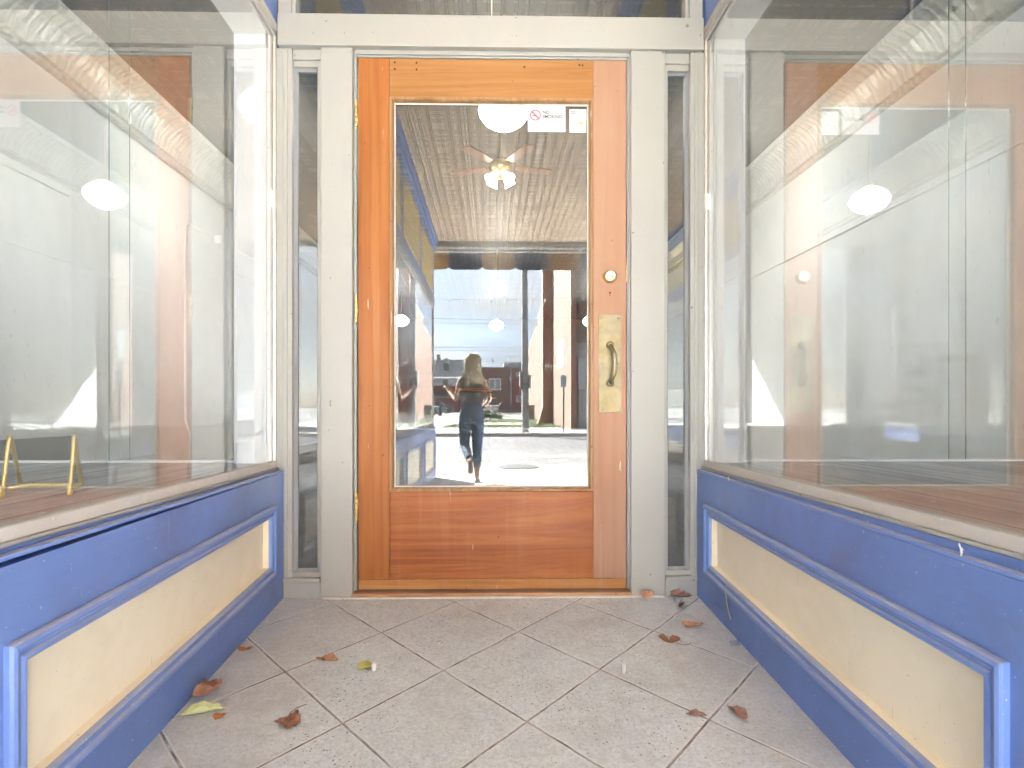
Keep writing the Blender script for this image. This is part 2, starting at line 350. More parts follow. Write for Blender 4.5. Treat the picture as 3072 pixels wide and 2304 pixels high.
def tin():
    t = NT("pressed_tin")
    x = t.t.nodes.new("ShaderNodeSeparateXYZ"); t.t.links.new(t.n("TexCoord", o=3), x.inputs[0])
    def cell(a, per):
        return t.math('ABSOLUTE', t.math('SUBTRACT', t.math('FRACT', t.math('ADD', t.math('DIVIDE', a, per), 50)), .5))
    def prof(d): return t.ramp(d, [(0, .1), (.03, .9), (.06, .2), (.16, .5), (.19, .95), (.22, .3), (.36, .35), (.42, .75), (.5, .6)])
    h = t.math('MINIMUM', prof(cell(x.outputs[0], .6)), prof(cell(x.outputs[1], .6)))
    orn = t.n("TexVoronoi", {'Vector': t.n("TexCoord", o=3), 'Scale': 9}, o=0, feature='SMOOTH_F1')
    h2 = t.math('ADD', h, t.math('MULTIPLY', orn, .35))
    c = t.ramp(h, [(0, (.06, .058, .052)), (.5, (.085, .082, .074)), (1, (.21, .204, .186))])
    return t.done(t.bsdf(c, .55, .0, t.bump(h, .35, .015), .25))
M['tin'] = tin()
def cornice():
    t = NT("acanthus_tin_cornice")
    w1 = t.n("TexWave", {'Vector': t.co((0, 1, .55)), 'Scale': 4.2, 'Distortion': 6, 'Detail': 3, 'Detail Scale': 2.2}, o=1, wave_type='BANDS', bands_direction='Y')
    w2 = t.n("TexVoronoi", {'Vector': t.co((1, 1, 1)), 'Scale': 11}, o=0, feature='SMOOTH_F1')
    h = t.math('ADD', w1, t.math('MULTIPLY', w2, .9))
    c = t.ramp(h, [(.2, (.50, .49, .44)), (.9, (.60, .59, .54))])
    return t.done(t.bsdf(c, .45, .2, t.bump(h, .45, .014)))
M['cornice'] = cornice()
M['inwall'] = plain("shop_wall_paint", (.80, .80, .79), .7, 0, .04, 3, .05)
M['inwall_white'] = plain("white_shop_wall", (.86, .86, .85), .7, 0, .03, 3, .05)
M['inwall_back'] = plain("shop_wall_coloured_dim", (.10, .098, .09), .8, 0, .06, 3)  # dark colour stands in for the dimness at the shop's far end
M['wains'] = plain("grey_wainscot", (.26, .25, .23), .7, 0, .1, 3)
M['shopfloor'] = wood("shop_floor_boards", 'y', [(.3, (.11, .09, .07)), (.5, (.16, .135, .11)), (.72, (.22, .19, .16))])
def plank():
    t = NT("grey_display_planks")
    geo = t.n("TexCoord", o=3)
    x = t.t.nodes.new("ShaderNodeSeparateXYZ"); t.t.links.new(geo, x.inputs[0])
    pl = t.math('ADD', t.math('DIVIDE', x.outputs[0], .135), 100)
    d = t.math('ABSOLUTE', t.math('SUBTRACT', t.math('FRACT', pl), .5))
    gap = t.ramp(d, [(.478, 0), (.492, 1)])
    idn = t.n("TexWhiteNoise", {1: t.math('FLOOR', pl)}, o=0, noise_dimensions='1D')
    g = t.noise(26, 7, t.co((1, .05, 1)), rough=.7)
    c = t.ramp(g, [(.3, (.19, .20, .205)), (.5, (.36, .375, .38)), (.72, (.54, .555, .56))])
    c = t.mix(t.math('MULTIPLY', idn, .35), c, (.16, .15, .145))
    c = t.mix(t.ramp(t.noise(2.2, 7, rough=.7), [(.48, 0), (.74, .75)]), c, (.46, .455, .445))
    sp = t.ramp(t.noise(75, 2, t.co((1, .45, 1)), rough=.45), [(.70, 0), (.735, 1)])
    cl = t.ramp(t.noise(3.2, 4), [(.42, .15), (.60, 1)])
    c = t.mix(t.math('MULTIPLY', sp, cl), c, (.72, .71, .69))
    fl = t.ramp(t.noise(16, 3, t.co((1, .4, 1)), rough=.4), [(.735, 0), (.755, .9)])
    c = t.mix(fl, c, (.75, .74, .72))
    c = t.mix(gap, c, (.012, .011, .010))
    h = t.math('SUBTRACT', t.math('MULTIPLY', g, .4), t.math('MULTIPLY', gap, 2))
    return t.done(t.bsdf(c, .62, 0, t.bump(h, .4, .006), .4))
M['plank'] = plank()
M['canvas_navy'] = plain("navy_canvas", (.03, .04, .085), .9, 0, .15, 8)
def canvas_y():
    t = NT("gold_canvas")
    c = (.34, .24, .095)
    d = t.n("BsdfDiffuse", {'Color': (*c, 1)}); tl = t.n("BsdfTranslucent", {'Color': (.30, .15, .03, 1)})
    return t.done(t.n("MixShader", {0: .25, 1: d, 2: tl}))
M['canvas_gold'] = canvas_y()
M['skin'] = plain("skin", (.60, .36, .26), .5, 0, .05, 8)
M['hair'] = plain("blond_hair", (.50, .40, .26), .5, 0, .25, 30, .3)
M['top'] = plain("black_top", (.022, .025, .028), .8, 0, .2, 20)
M['denim'] = plain("blue_denim", (.045, .075, .13), .8, 0, .3, 14)
M['sandal'] = plain("sandal_leather", (.16, .09, .05), .6)
M['wire'] = plain("black_cable", (.02, .02, .02), .6)
M['leafbrown'] = plain("dead_brown_leaf", (.29, .135, .075), .6, 0, .4, 40, .5)
M['leafdark'] = plain("dark_dead_leaf", (.27, .12, .065), .6, 0, .4, 40, .5)
M['leaftan'] = plain("tan_dead_leaf", (.52, .27, .15), .65, 0, .25, 40, .4)
M['leaforange'] = plain("orange_leaf", (.50, .19, .05), .6, 0, .3, 40, .4)
M['leafgreen'] = plain("pale_green_leaf", (.55, .60, .30), .6, 0, .25, 30, .4)
M['leafmauve'] = plain("mauve_brown_leaf", (.30, .165, .125), .6, 0, .3, 40, .4)
M['film'] = glass("clear_film", .06, (.9, .92, .93), .3, .3)
M['paper'] = plain("white_scrap", (.72, .71, .69), .8, 0, .1, 60)
M['drygrass'] = plain("dry_grass", (.42, .40, .12), .7)

# ------------------------------------------------------------------ mesh helpers
class MB:
    """collects shapes and links them as ONE mesh object"""
    def __init__(s): s.bm = bmesh.new()
    def box(s, x0, x1, y0, y1, z0, z1):
        v = [s.bm.verts.new(p) for p in ((x0, y0, z0), (x1, y0, z0), (x1, y1, z0), (x0, y1, z0), (x0, y0, z1), (x1, y0, z1), (x1, y1, z1), (x0, y1, z1))]
        for f in ((0, 3, 2, 1), (4, 5, 6, 7), (0, 1, 5, 4), (1, 2, 6, 5), (2, 3, 7, 6), (3, 0, 4, 7)): s.bm.faces.new([v[i] for i in f])
        return s
    def prism(s, pts, vec):
        """closed solid: polygon pts (3D) swept by vec"""
        vec = Vector(vec); a = [s.bm.verts.new(p) for p in pts]; b = [s.bm.verts.new(Vector(p) + vec) for p in pts]; n = len(pts)
        s.bm.faces.new(a); s.bm.faces.new(b[::-1])
        for i in range(n): s.bm.faces.new((a[i], b[i], b[(i + 1) % n], a[(i + 1) % n]))
        return s
    def face(s, pts): s.bm.faces.new([s.bm.verts.new(p) for p in pts]); return s
    def tube(s, pts, r, n=10, cap=True):
        pts = [Vector(p) for p in pts]; rs = r if isinstance(r, (list, tuple)) else [r] * len(pts); rings = []
        up = None
        for i, p in enumerate(pts):
            d = (pts[min(i + 1, len(pts) - 1)] - pts[max(i - 1, 0)]).normalized()
            if up is None: up = Vector((0, 0, 1)) if abs(d.z) < .9 else Vector((1, 0, 0))
            a = d.cross(up).normalized(); b = a.cross(d).normalized(); up = b
            rings.append([s.bm.verts.new(p + (a * math.cos(2 * math.pi * k / n) + b * math.sin(2 * math.pi * k / n)) * rs[i]) for k in range(n)])
        for q, t in zip(rings, rings[1:]):
            for k in range(n): s.bm.faces.new((q[k], q[(k + 1) % n], t[(k + 1) % n], t[k]))
        if cap: s.bm.faces.new(rings[0][::-1]); s.bm.faces.new(rings[-1])
        return s
    def lathe(s, prof, n=32, loc=(0, 0, 0), axis='z', cap=True):
        rings = []
        for r, h in prof:
            ring = []
            for k in range(n):
                a = 2 * math.pi * k / n; u, v = r * math.cos(a), r * math.sin(a)
                p = {'z': (u, v, h), 'y': (u, -h, v), 'x': (h, u, v)}[axis]
                ring.append(s.bm.verts.new(Vector(p) + Vector(loc)))
            rings.append(ring)
        for q, t in zip(rings, rings[1:]):
            for k in range(n): s.bm.faces.new((q[k], q[(k + 1) % n], t[(k + 1) % n], t[k]))
        if cap: s.bm.faces.new(rings[0][::-1]); s.bm.faces.new(rings[-1])
        return s
    def loop(s, corners, prof, place):
        """mitred moulding round a four-cornered opening: prof = [(inset, height)], place(u, v, h) -> xyz"""
        (ua, va), (ub, vb), (uc, vc), (ud, vd) = corners   # low-start, low-end, high-end, high-start
        sg = 1 if ub > ua else -1
        rings = [[s.bm.verts.new(place(u, v, h)) for u, v in ((ua + sg * i, va + i), (ub - sg * i, vb + i), (uc - sg * i, vc - i), (ud + sg * i, vd - i))] for i, h in prof]
        for q, t in zip(rings, rings[1:]):
            for k in range(4): s.bm.faces.new((q[k], q[(k + 1) % 4], t[(k + 1) % 4], t[k]))
        return rings
    def build(s, name, m, parent=None, bev=0, smooth=False, kind=None, loc=None, solid=0):
        bmesh.ops.recalc_face_normals(s.bm, faces=s.bm.faces)
        me = bpy.data.meshes.new(name); s.bm.to_mesh(me); s.bm.free()
        o = bpy.data.objects.new(name, me); col.objects.link(o)
        for mm in (m if isinstance(m, (list, tuple)) else [m]): me.materials.append(M[mm] if isinstance(mm, str) else mm)
        if smooth:
            for p in me.polygons: p.use_smooth = True
        if solid:
            q = o.modifiers.new("thickness", 'SOLIDIFY'); q.thickness = solid; q.offset = 0
        if bev:
            q = o.modifiers.new("edges", 'BEVEL'); q.width = bev; q.segments = 2; q.limit_method = 'ANGLE'; q.angle_limit = R(50)
            q = o.modifiers.new("normals", 'WEIGHTED_NORMAL') if smooth else None
        if parent is not None: attach(o, parent)
        if kind: o['kind'] = kind
        if loc: o.location = loc
        return o
def attach(o, parent):
    o.parent = parent
    off = Vector((0, 0, 0)); p = parent
    while p is not None: off += p.location; p = p.parent
    o.location = o.location - off if not o.get('_local') else o.location
def tag(o, label, cat, group=None):
    o['label'] = label; o['category'] = cat
    if group: o['group'] = group
    return o
def thing(name, label, cat, loc=(0, 0, 0), group=None):
    o = bpy.data.objects.new(name, None); col.objects.link(o); o.location = loc; o.empty_display_size = .1
    return tag(o, label, cat, group)
def B(*a): return MB().box(*a)
def copy_tree(o, loc, label=None):
    c = o.copy(); col.objects.link(c); c.location = loc
    if label: c['label'] = label
    for ch in list(o.children):
        d = ch.copy(); col.objects.link(d); d.parent = c
        for g in list(ch.children):
            e = g.copy(); col.objects.link(e); e.parent = d
    return c

# ------------------------------------------------------------------ ground levels
def fz(y):   # recess floor falls towards the street
    if y > -3.2: return .065 * y
    return -.208 + .02 * (y + 3.2)
# ============================================================================ SETTING
YC = -1.49                                    # the right wall runs straight to here, then splays out to the street
SP = (2.40 - .815) / (5.97 + YC)
def xr(y): return .87 + max(0, YC - y) * SP
m = MB()
ys = [.06, 0, -.4, -.8, -1.2, -1.49, -2.0, -2.4, -2.8, -3.2, -4.0, -5.0, -5.97]
for a, b in zip(ys, ys[1:]): m.face([(-.9, a, min(0, fz(a))), (xr(a), a, min(0, fz(a))), (xr(b), b, fz(b)), (-.9, b, fz(b))])
m.build("recess_floor", 'floor', kind='structure')
m = MB(); m.box(-40, 40, -7.86, -5.97, -.6, -.275)
m.build("sidewalk", 'sidewalk', kind='structure')
B(-60, 60, -11.6, -7.86, -.7, -.300).build("road", 'asph_light', kind='structure')
B(-60, 60, -18.5, -11.6, -.7, -.305).build("road", 'asph_dark', kind='structure')
B(-60, 60, -9.98, -9.88, -.302, -.296).build("road_marking", 'line', kind='structure')
B(-60, 60, -18.7, -18.5, -.7, -.17).build("kerb", 'kerb', kind='structure', bev=.02)
B(-60, 60, -24.6, -18.7, -.7, -.174).build("sidewalk", 'walk_far', kind='structure')
m = MB(); m.face([(-60, -24.6, -.19), (60, -24.6, -.19), (60, -48, -.05), (-60, -48, -.05)]); m.face([(-60, -48, -.05), (60, -48, -.05), (60, -140, .12), (-60, -140, .12)])
m.build("parking_lot", 'lot', kind='structure')
m = MB(); m.face([(-1500, -140, .1), (1500, -140, .1), (1500, -2500, .1), (-1500, -2500, .1)]); m.face([(-1500, 1500, -.8), (1500, 1500, -.8), (1500, -140, -.8), (-1500, -140, -.8)])
m.build("ground", 'lot', kind='structure')
# lawn
m = MB(); m.prism([(-2.4, -24.62, -.185), (3.4, -24.62, -.185), (3.4, -40, -.07), (.2, -40, -.07), (-1.9, -31, -.14)], (0, 0, .03))
m.build("lawn", 'grassm', kind='structure')
m = MB(); rg = random.Random(3)
for i in range(5200):
    x = rg.uniform(-2.3, 3.35); y = -24.7 - 14 * rg.random() ** 1.6
    if x < -2.35 + (-24.7 - y) * .12: continue
    if ((x + .1) / 1.9) ** 2 + ((y + 29.2) / 1.9) ** 2 < 1: continue
    z = -.16 + (-24.6 - y) * .0075; h = rg.uniform(.04, .13); a = rg.uniform(0, 6.28); dx, dy = .012 * math.cos(a), .012 * math.sin(a); l = rg.uniform(-.04, .04)
    m.face([(x - dx, y - dy, z), (x + dx, y + dy, z), (x + l, y + l * .5, z + h)])
m.build("grass", 'blade', kind='stuff')
m = MB(); m.lathe([(1.9, -.6), (1.9, 0), (.01, .002)], 32, (-.1, -29.2, -.115)); m.build("paved_circle", 'pavers', kind='structure')

# ============================================================================ DOOR WALL
fr = thing("door_frame", "cream painted frame of two posts and a wide header round the wooden door", "door frame", (0, -.02, 0))
B(-.671, -.546, -.02, .07, 0, 2.158).build("post", 'cream', fr, .003)
B(.552, .688, -.02, .07, 0, 2.158).build("post", 'cream', fr, .003)
B(-.835, .838, -.032, .07, 2.158, 2.283).build("header", 'cream', fr, .004)
m = B(-.546, -.534, .004, .07, .02, 2.146); m.box(.541, .552, .004, .07, .02, 2.146); m.box(-.546, .552, .004, .07, 2.136, 2.158)
m.build("door_stop", 'cream', fr, .0015)
m = B(-.5395, -.534, -.004, .004, .03, 2.15); m.box(.5455, .552, -.006, .004, .03, 2.15); m.box(-.5395, .5455, -.006, .004, 2.142, 2.158)
m.build("stop_bead", 'cream', fr, .0015)
m = B(-.552, .556, -.026, .07, -.012, .016); m.build("threshold", 'threshold', fr, .006)
m = B(-.66, .68, -.034, -.020, -.012, .004); m.build("caulk_line", 'caulk', fr, .003)

dr = thing("entry_door", "orange brown varnished wooden shop door with one large glass pane", "door", (0, 0, .02))
m = B(-.528, -.405, 0, .045, .065, 2.13); m.build("stile", 'wood_stile', dr, .002)
m = B(.405, .537, 0, .045, .065, 2.13); o = m.build("stile", 'wood_faded', dr, .002); o['label'] = "faded pinkish lock stile"
B(-.4045, .4045, .0008, .045, 1.977, 2.129).build("top_rail", 'wood_top', dr, .0015)
B(-.4045, .4045, .0008, .045, .0655, .411).build("bottom_rail", 'wood_bot', dr, .0015)
B(-.528, .537, -.0006, .045, .024, .0638).build("kick_strip", 'wood_kick', dr, .002)
m = MB()
m.loop([(-.4045, .4115), (.4045, .4115), (.4045, 1.9765), (-.4045, 1.9765)], [(.0, .020), (0, -.001), (.003, -.006), (.009, -.0065), (.0135, -.001), (.0165, .012), (.0165, .022)], lambda u, v, h: (u, h, v))
m.build("glazing_bead", 'bead', dr)
m = MB(); m.loop([(-.388, .428), (.388, .428), (.388, 1.960), (-.388, 1.960)], [(0, .0145), (.0035, .0165), (.005, .0185)], lambda u, v, h: (u, h, v))
m.build("putty_line", 'caulk', dr)
gp = B(-.3895, .3895, .0190, .0235, .4265, 1.9615).build("glass_pane", 'glass_door', dr)
# dark nail holes on the top rail
m = MB()
for x, z in ((-.384, 2.113), (-.384, 2.087), (-.298, 2.112), (-.298, 2.086), (.35, 2.110), (.362, 2.109), (.13, 2.10)): m.lathe([(.0038, -.002), (.0038, .0012), (.0005, .0016)], 8, (x, .0006, z), 'y')
m.build("nail_holes", 'dark', dr)
for z0, z1 in ((1.854, 1.956), (1.081, 1.184), (.296, .406)):
    m = MB(); h = (z1 - z0) / 5
    for k in range(5):
        rr = .0052 if k % 2 == 0 else .0048
        m.lathe([(rr * .9, z0 + k * h + .0004), (rr, z0 + k * h + .0010), (rr, z0 + (k + 1) * h - .0010), (rr * .9, z0 + (k + 1) * h - .0004)], 14, (-.5345, -.0065, 0))
    m.lathe([(.004, z0 - .004), (.0025, z0 - .008), (.001, z0 - .009)], 10, (-.5345, -.0065, 0)); m.lathe([(.004, z1), (.003, z1 + .004), (.001, z1 + .005)], 10, (-.5345, -.0065, 0))
    m.box(-.532, -.5285, -.004, .004, z0 + .002, z1 - .002)
    m.build("hinge", 'brassy', dr, smooth=True)
# deadbolt
d = MB().lathe([(.0, 0), (.0265, 0), (.0265, .004), (.0255, .010), (.021, .016), (.019, .017), (.0005, .017)], 36, (.471, 0, 1.267), 'y').build("deadbolt", 'brassy', dr, smooth=True)
MB().lathe([(.0185, .0), (.0185, .0195), (.0175, .0205), (.0005, .0208)], 32, (.4715, 0, 1.268), 'y').build("lock_face", 'nickel', d)
m = MB().lathe([(.0085, .0), (.0085, .0215), (.0005, .0218)], 20, (.4715, 0, 1.262), 'y'); m.build("lock_plug", 'brassy', d)
B(.4705, .4725, -.0225, -.02, 1.256, 1.2665).build("key_slot", 'dark', d)
m = B(.468, .475, -.001, .002, 1.199, 1.2065); m.lathe([(.002, 0), (.002, .001), (.0004, .0012)], 8, (.4715, 0, 1.192), 'y'); m.build("old_lock_hole", 'dark', dr)
p = B(.4265, .5165, -.0025, .001, .725, 1.115).build("push_plate", 'plate', dr, .001)
m = MB()
for x, z in ((.440, 1.101), (.503, 1.101), (.440, .920), (.503, .920), (.440, .738), (.503, .738)): m.lathe([(.0035, 0), (.0032, .0035), (.0005, .0045)], 12, (x, 0, z), 'y')
m.build("plate_screws", 'nickel', p, smooth=True)
m = MB()
arc = []
for i in range(15):
    a = math.pi * i / 14
    arc.append((.472 + .010 * math.sin(a), -.004 - .040 * min(1, math.sin(a) * 1.6), .993 - .150 * (i / 14) if 1 else 0))
m.tube(arc, [.0095 if 2 < i < 12 else .0085 for i in range(15)], 14)
for z in (.993, .843): m.lathe([(.0155, .0), (.0155, .005), (.012, .0085), (.0085, .010)], 20, (.472, -.002, z), 'y')
m.build("pull_handle", 'plate', p, smooth=True)
m = B(.5375, .5395, -.003, .004, 1.245, 1.315); m.build("latch_strike", 'brassy', fr)

# sidelights
def sidelight(s, g0, g1, label):
    """narrow fixed window; g0 inner, g1 outer edge of the visible glass (absolute x)"""
    t = thing("sidelight_window", label, "window", (s * (g0 + g1) / 2, -.01, 0), "sidelights beside the door")
    post = .671 if s < 0 else .688
    bx = lambda a, b, y0, y1, z0, z1: B(*(sorted((s * a, s * b))), y0, y1, z0, z1)
    bx(g1 + .018, .846, -.012, .07, .0, 2.158).build("casing", 'cream', t, .002)
    bx(g1 + .034, g1 + .050, -.018, -.012, .075, 2.150).build("casing_bead", 'cream', t, .003)
    m = bx(post, g1 + .018, -.004, .05, 2.118, 2.158); m.box(*sorted((s * post, s * (g1 + .018))), .004, .05, 2.093, 2.118)
    m.build("top_stop", 'cream', t, .002)
    m = bx(post, g0 - .001, .002, .05, .09, 2.093); m.build("side_stop", 'cream', t, .002)
    m = bx(post, .846, -.026, .05, .060, .076); m.build("sill", 'cream', t, .004)
    m = bx(post, g1 + .020, -.004, .05, .076, .096); m.build("bottom_stop", 'cream', t, .002)
    m = bx(post, .846, -.018, .05, -.004, .060); m.build("base_board", 'cream', t, .003)
    m = MB(); a, b = sorted((s * (g0 - .001), s * (g1 + .018)))
    lo, hi = .094, 2.096
    m.loop([(a, lo), (b, lo), (b, hi), (a, hi)], [(0, .014), (.003, .018), (.008, .027), (.009, .0285)], lambda u, v, h: (u, h, v)); m.build("putty", 'putty', t)
    B(a, b, .0290, .0335, lo, hi).build("glass_pane", 'glass_slim', t)
sidelight(-1, .690, .766, "narrow tall window on the hinge side of the door")
sidelight(1, .705, .772, "narrow tall window on the lock side of the door")

t = thing("transom_window", "wide fixed window above the door header, cut by the top of the picture", "window", (0, .0, 2.283))
for s in (-1, 1):
    m = B(*sorted((s * .786, s * .838)), -.016, .07, 2.283, 3.16); m.box(*sorted((s * .772, s * .786)), -.004, .05, 2.283, 3.16); m.build("side_frame", 'cream', t, .002)
B(-.786, .786, -.016, .07, 3.10, 3.16).build("top_frame", 'cream', t, .002)
m = B(-.772, .772, .006, .032, 2.2832, 2.292); m.build("putty", 'putty', t)
for a, b in ((-.772, -.001), (.001, .772)): B(a, b, .030, .035, 2.284, 3.10).build("glass_pane", 'glass_slim', t)
m = B(-.0028, .0028, .029, .0365, 2.292, 3.10); m.build("joint_strip", 'alu', t)

# ============================================================================ SIDE WALLS OF THE RECESS
PAN = [(-.115, -1.282), (-1.50, -2.90), (-3.10, -4.30), (-4.52, -5.80)]
def zb(y): return fz(y) + .120
def zt(y): return .383 + .030 * max(y, -1.7)
def ztop(y): return .492 + .012 * max(y, -2.5)
MOLD = [(0, 0), (0, .010), (.004, .0145), (.010, .0165), (.016, .0145), (.021, .008), (.027, .0065), (.031, .010), (.036, .0105), (.041, .006), (.043, -.003)]
SL = math.hypot(2.40 - .815, 5.97 + YC); CA, SA = (5.97 + YC) / SL, (2.40 - .815) / SL
def left_run(d, u): return (-.815 - d, -u)                       # d = depth behind the board face, u = distance from the door
def right_run(d, u): return (.815 + d, -u)
def splay_run(d, u): return (.815 + u * SA + d * CA, YC - u * CA + d * SA)
RUNS = {'left': (left_run, 0, 5.97, [(-a, -b) for a, b in PAN]), 'right': (right_run, 0, -YC, [(.115, 1.365)]), 'splay': (splay_run, 0, SL, [(.14, 1.44), (1.66, 3.0), (3.22, 4.62)])}
class RB(MB):
    """boxes laid along a wall run: d0..d1 behind its face, u0..u1 along it"""
    def __init__(s, run): super().__init__(); s.run = run
    def bar(s, d0, d1, u0, u1, z0, z1):
        f = s.run; P = lambda d, u: f(d, u)
        q = [(d0, u0), (d1, u0), (d1, u1), (d0, u1)]
        zz = (lambda z, u: z(f(0, u)[1]) if callable(z) else z)
        lo = [s.bm.verts.new((*P(d, u), zz(z0, u))) for d, u in q]; hi = [s.bm.verts.new((*P(d, u), zz(z1, u))) for d, u in q]
        s.bm.faces.new(lo); s.bm.faces.new(hi[::-1])
        for i in range(4): s.bm.faces.new((lo[i], hi[i], hi[(i + 1) % 4], lo[(i + 1) % 4]))
        return s
def bulkhead(key, label):
    f, u0, u1, pan = RUNS[key]
    mid = f(0, (u0 + u1) / 2)
    t = thing("bulkhead", label, "wall panel", (mid[0], mid[1], -.1), "blue bulkheads under the show windows")
    m = RB(f); cuts = sorted({u0, u1} | {v for p in pan for v in p} | ({2.5} if u1 > 3 else set()))
    for a, b in zip(cuts, cuts[1:]):
        m.bar(0, .035, a, b, zt, ztop); m.bar(0, .035, a, b, lambda y: fz(y) - .01, zb)
    st = [u0] + [v for p in pan for v in p] + [u1]
    for a, b in zip(st[0::2], st[1::2]): m.bar(0, .035, a, b, zb, zt)
    bmesh.ops.remove_doubles(m.bm, verts=m.bm.verts, dist=1e-5)
    m.bar(.036, .085, u0, u1, lambda y: fz(y) - .02, lambda y: ztop(y) - .003)
    m.build("board", 'blue', t)
    RB(f).bar(.0205, .036, u0, u1, lambda y: ztop(y) - .004, .5022).build("gap_board", 'blue', t)
    RB(f).bar(-.0015, .020, u0, u1, lambda y: ztop(y) + .0005, lambda y: ztop(y) + .009).build("ledge", 'bluem', t, .002)
    for a, b in pan:
        Y = lambda u: f(0, u)[1]
        c = [(a, zb(Y(a))), (b, zb(Y(b))), (b, zt(Y(b))), (a, zt(Y(a)))]
        pl_ = lambda u, v, h: (*f(-h, u), v)
        m = MB(); m.loop(c, MOLD, pl_); m.build("moulding", 'bluem', t)
        m = MB(); r = m.loop(c, [(.0425, -.002), (.0432, -.0235)], pl_); m.bm.faces.new(r[1]); m.build("panel", 'yellow', t)
bulkhead('left', "blue bulkhead with yellow panels under the left show window")
bulkhead('right', "blue bulkhead with a yellow panel under the show window right of the door")
bulkhead('splay', "blue bulkhead of the splayed right window nearer the street, seen only mirrored")

def show_window(key, label, joints, door_end=True):
    f, u0, u1, pan = RUNS[key]; mid = f(.04, (u0 + u1) / 2)
    t = thing("show_window", label, "window", (mid[0], mid[1], .5), "show windows along the recess")
    a = u0 + (.006 if door_end else .0); b = u1 - (.02 if key == 'left' else .0)
    RB(f).bar(.021, .055, a, b, .5025, .510).build("sill_board", 'cream', t, .002)
    m = RB(f).bar(.0275, .0415, a + .006, b, .5105, .536); m.bar(.0415, .060, a + .006, b, .5105, .528); m.build("sill_frame", 'alusill', t, .0015)
    m = RB(f).bar(.0295, .0405, a + .006, b, 2.199, 2.226); m.bar(.021, .037, a, b, 2.227, 2.242); m.build("head_frame", 'alusill', t, .0015)
    if door_end:
        RB(f).bar(.0295, .0405, .010, .022, .536, 2.212).build("jamb_frame", 'alu', t, .001)
        m = RB(f).bar(.046, .057, .010, .034, .530, 2.2); m.bar(.0585, .069, .010, .040, .530, 2.2); m.build("inner_jamb", 'white', t, .0015)
        RB(f).bar(.070, .188, -.03, .03, .527, 2.2).build("inner_post", 'white', t, .002)
        m = MB(); s = -1 if key == 'left' else 1
        for k in range(8): m.lathe([(.0028, 0), (.0026, .0014), (.0004, .0018)], 10, (s * .8665, -.034, .68 + k * .215), 'y')
        m.build("screws", 'nickel', t)
    RB(f).bar(.045, .188, -.03 if door_end else .1, b, 2.2, 2.33).build("inner_header", 'white', t, .002)
    for p, q in zip(joints, joints[1:]): RB(f).bar(.0417, .0457, p + .0015, q - .0015, .53, 2.206).build("glass_pane", 'glass_side', t)
    RB(f).bar(.030, .060, u1 - .035, u1, .48, 2.24).build("corner_post", 'alu', t, .002)
show_window('left', "tall plate glass show window left of the door, gold easel inside", [.014, 2.92, 5.94])
show_window('right', "tall plate glass show window right of the door", [.014, -YC - .03])
show_window('splay', "splayed right show window nearer the street, seen only mirrored", [.03, 2.4, SL - .03], False)

def upper_wall(key, label):
    f, u0, u1, pan = RUNS[key]; mid = f(.03, (u0 + u1) / 2)
    t = thing("upper_wall", label, "wall", (mid[0], mid[1], 2.7), "upper walls of the recess")
    RB(f).bar(.030, .085, u0, u1, 2.242, 3.18).build("board", 'blue', t)
    for a, b in pan: RB(f).bar(.023, .030, a + .3 if a < .2 and key != 'splay' else a, b, 2.40, 2.98).build("panel", 'gold', t)
    m = RB(f).bar(.010, .030, u0, u1, 3.0, 3.06); m.bar(-.015, .030, u0, u1, 3.06, 3.12); m.bar(-.045, .030, u0, u1, 3.12, 3.18); m.build("crown", 'bluem', t, .006)
upper_wall('left', "blue boarded wall with gold panels above the left show window")
upper_wall('right', "blue boarded wall above the show window right of the door")
upper_wall('splay', "blue boarded wall with gold panels above the splayed right window, seen only mirrored")

# beadboard ceiling of the recess
m = MB(); bw = .085
for k in range(43):
    x = -.86 + k * bw; y0 = .02 if x < .80 else YC - (x - .84) / SP
    if y0 < -5.9: continue
    for a, b in ((.0, .0595), (.0675, .077)):
        pr = [(a + .0025, .004), (a + .005, 0), (b + .0035, 0), (b + .006, .004), (b + .006, .022), (a + .0025, .022)]
        m.prism([(x + u, y0, 3.17 + v) for u, v in pr], (0, -5.97 - y0, 0))
m.build("recess_ceiling", 'beadboard', kind='structure')
m = MB().prism([(-.86, .02, 3.190), (.84, .02, 3.190), (.84, YC, 3.190), (2.45, -5.97, 3.190), (-.86, -5.97, 3.190)], (0, 0, .07))
M['seam'] = plain("beadboard_seam", (.12, .085, .06), .9)
m.build("recess_ceiling", 'seam', kind='structure')

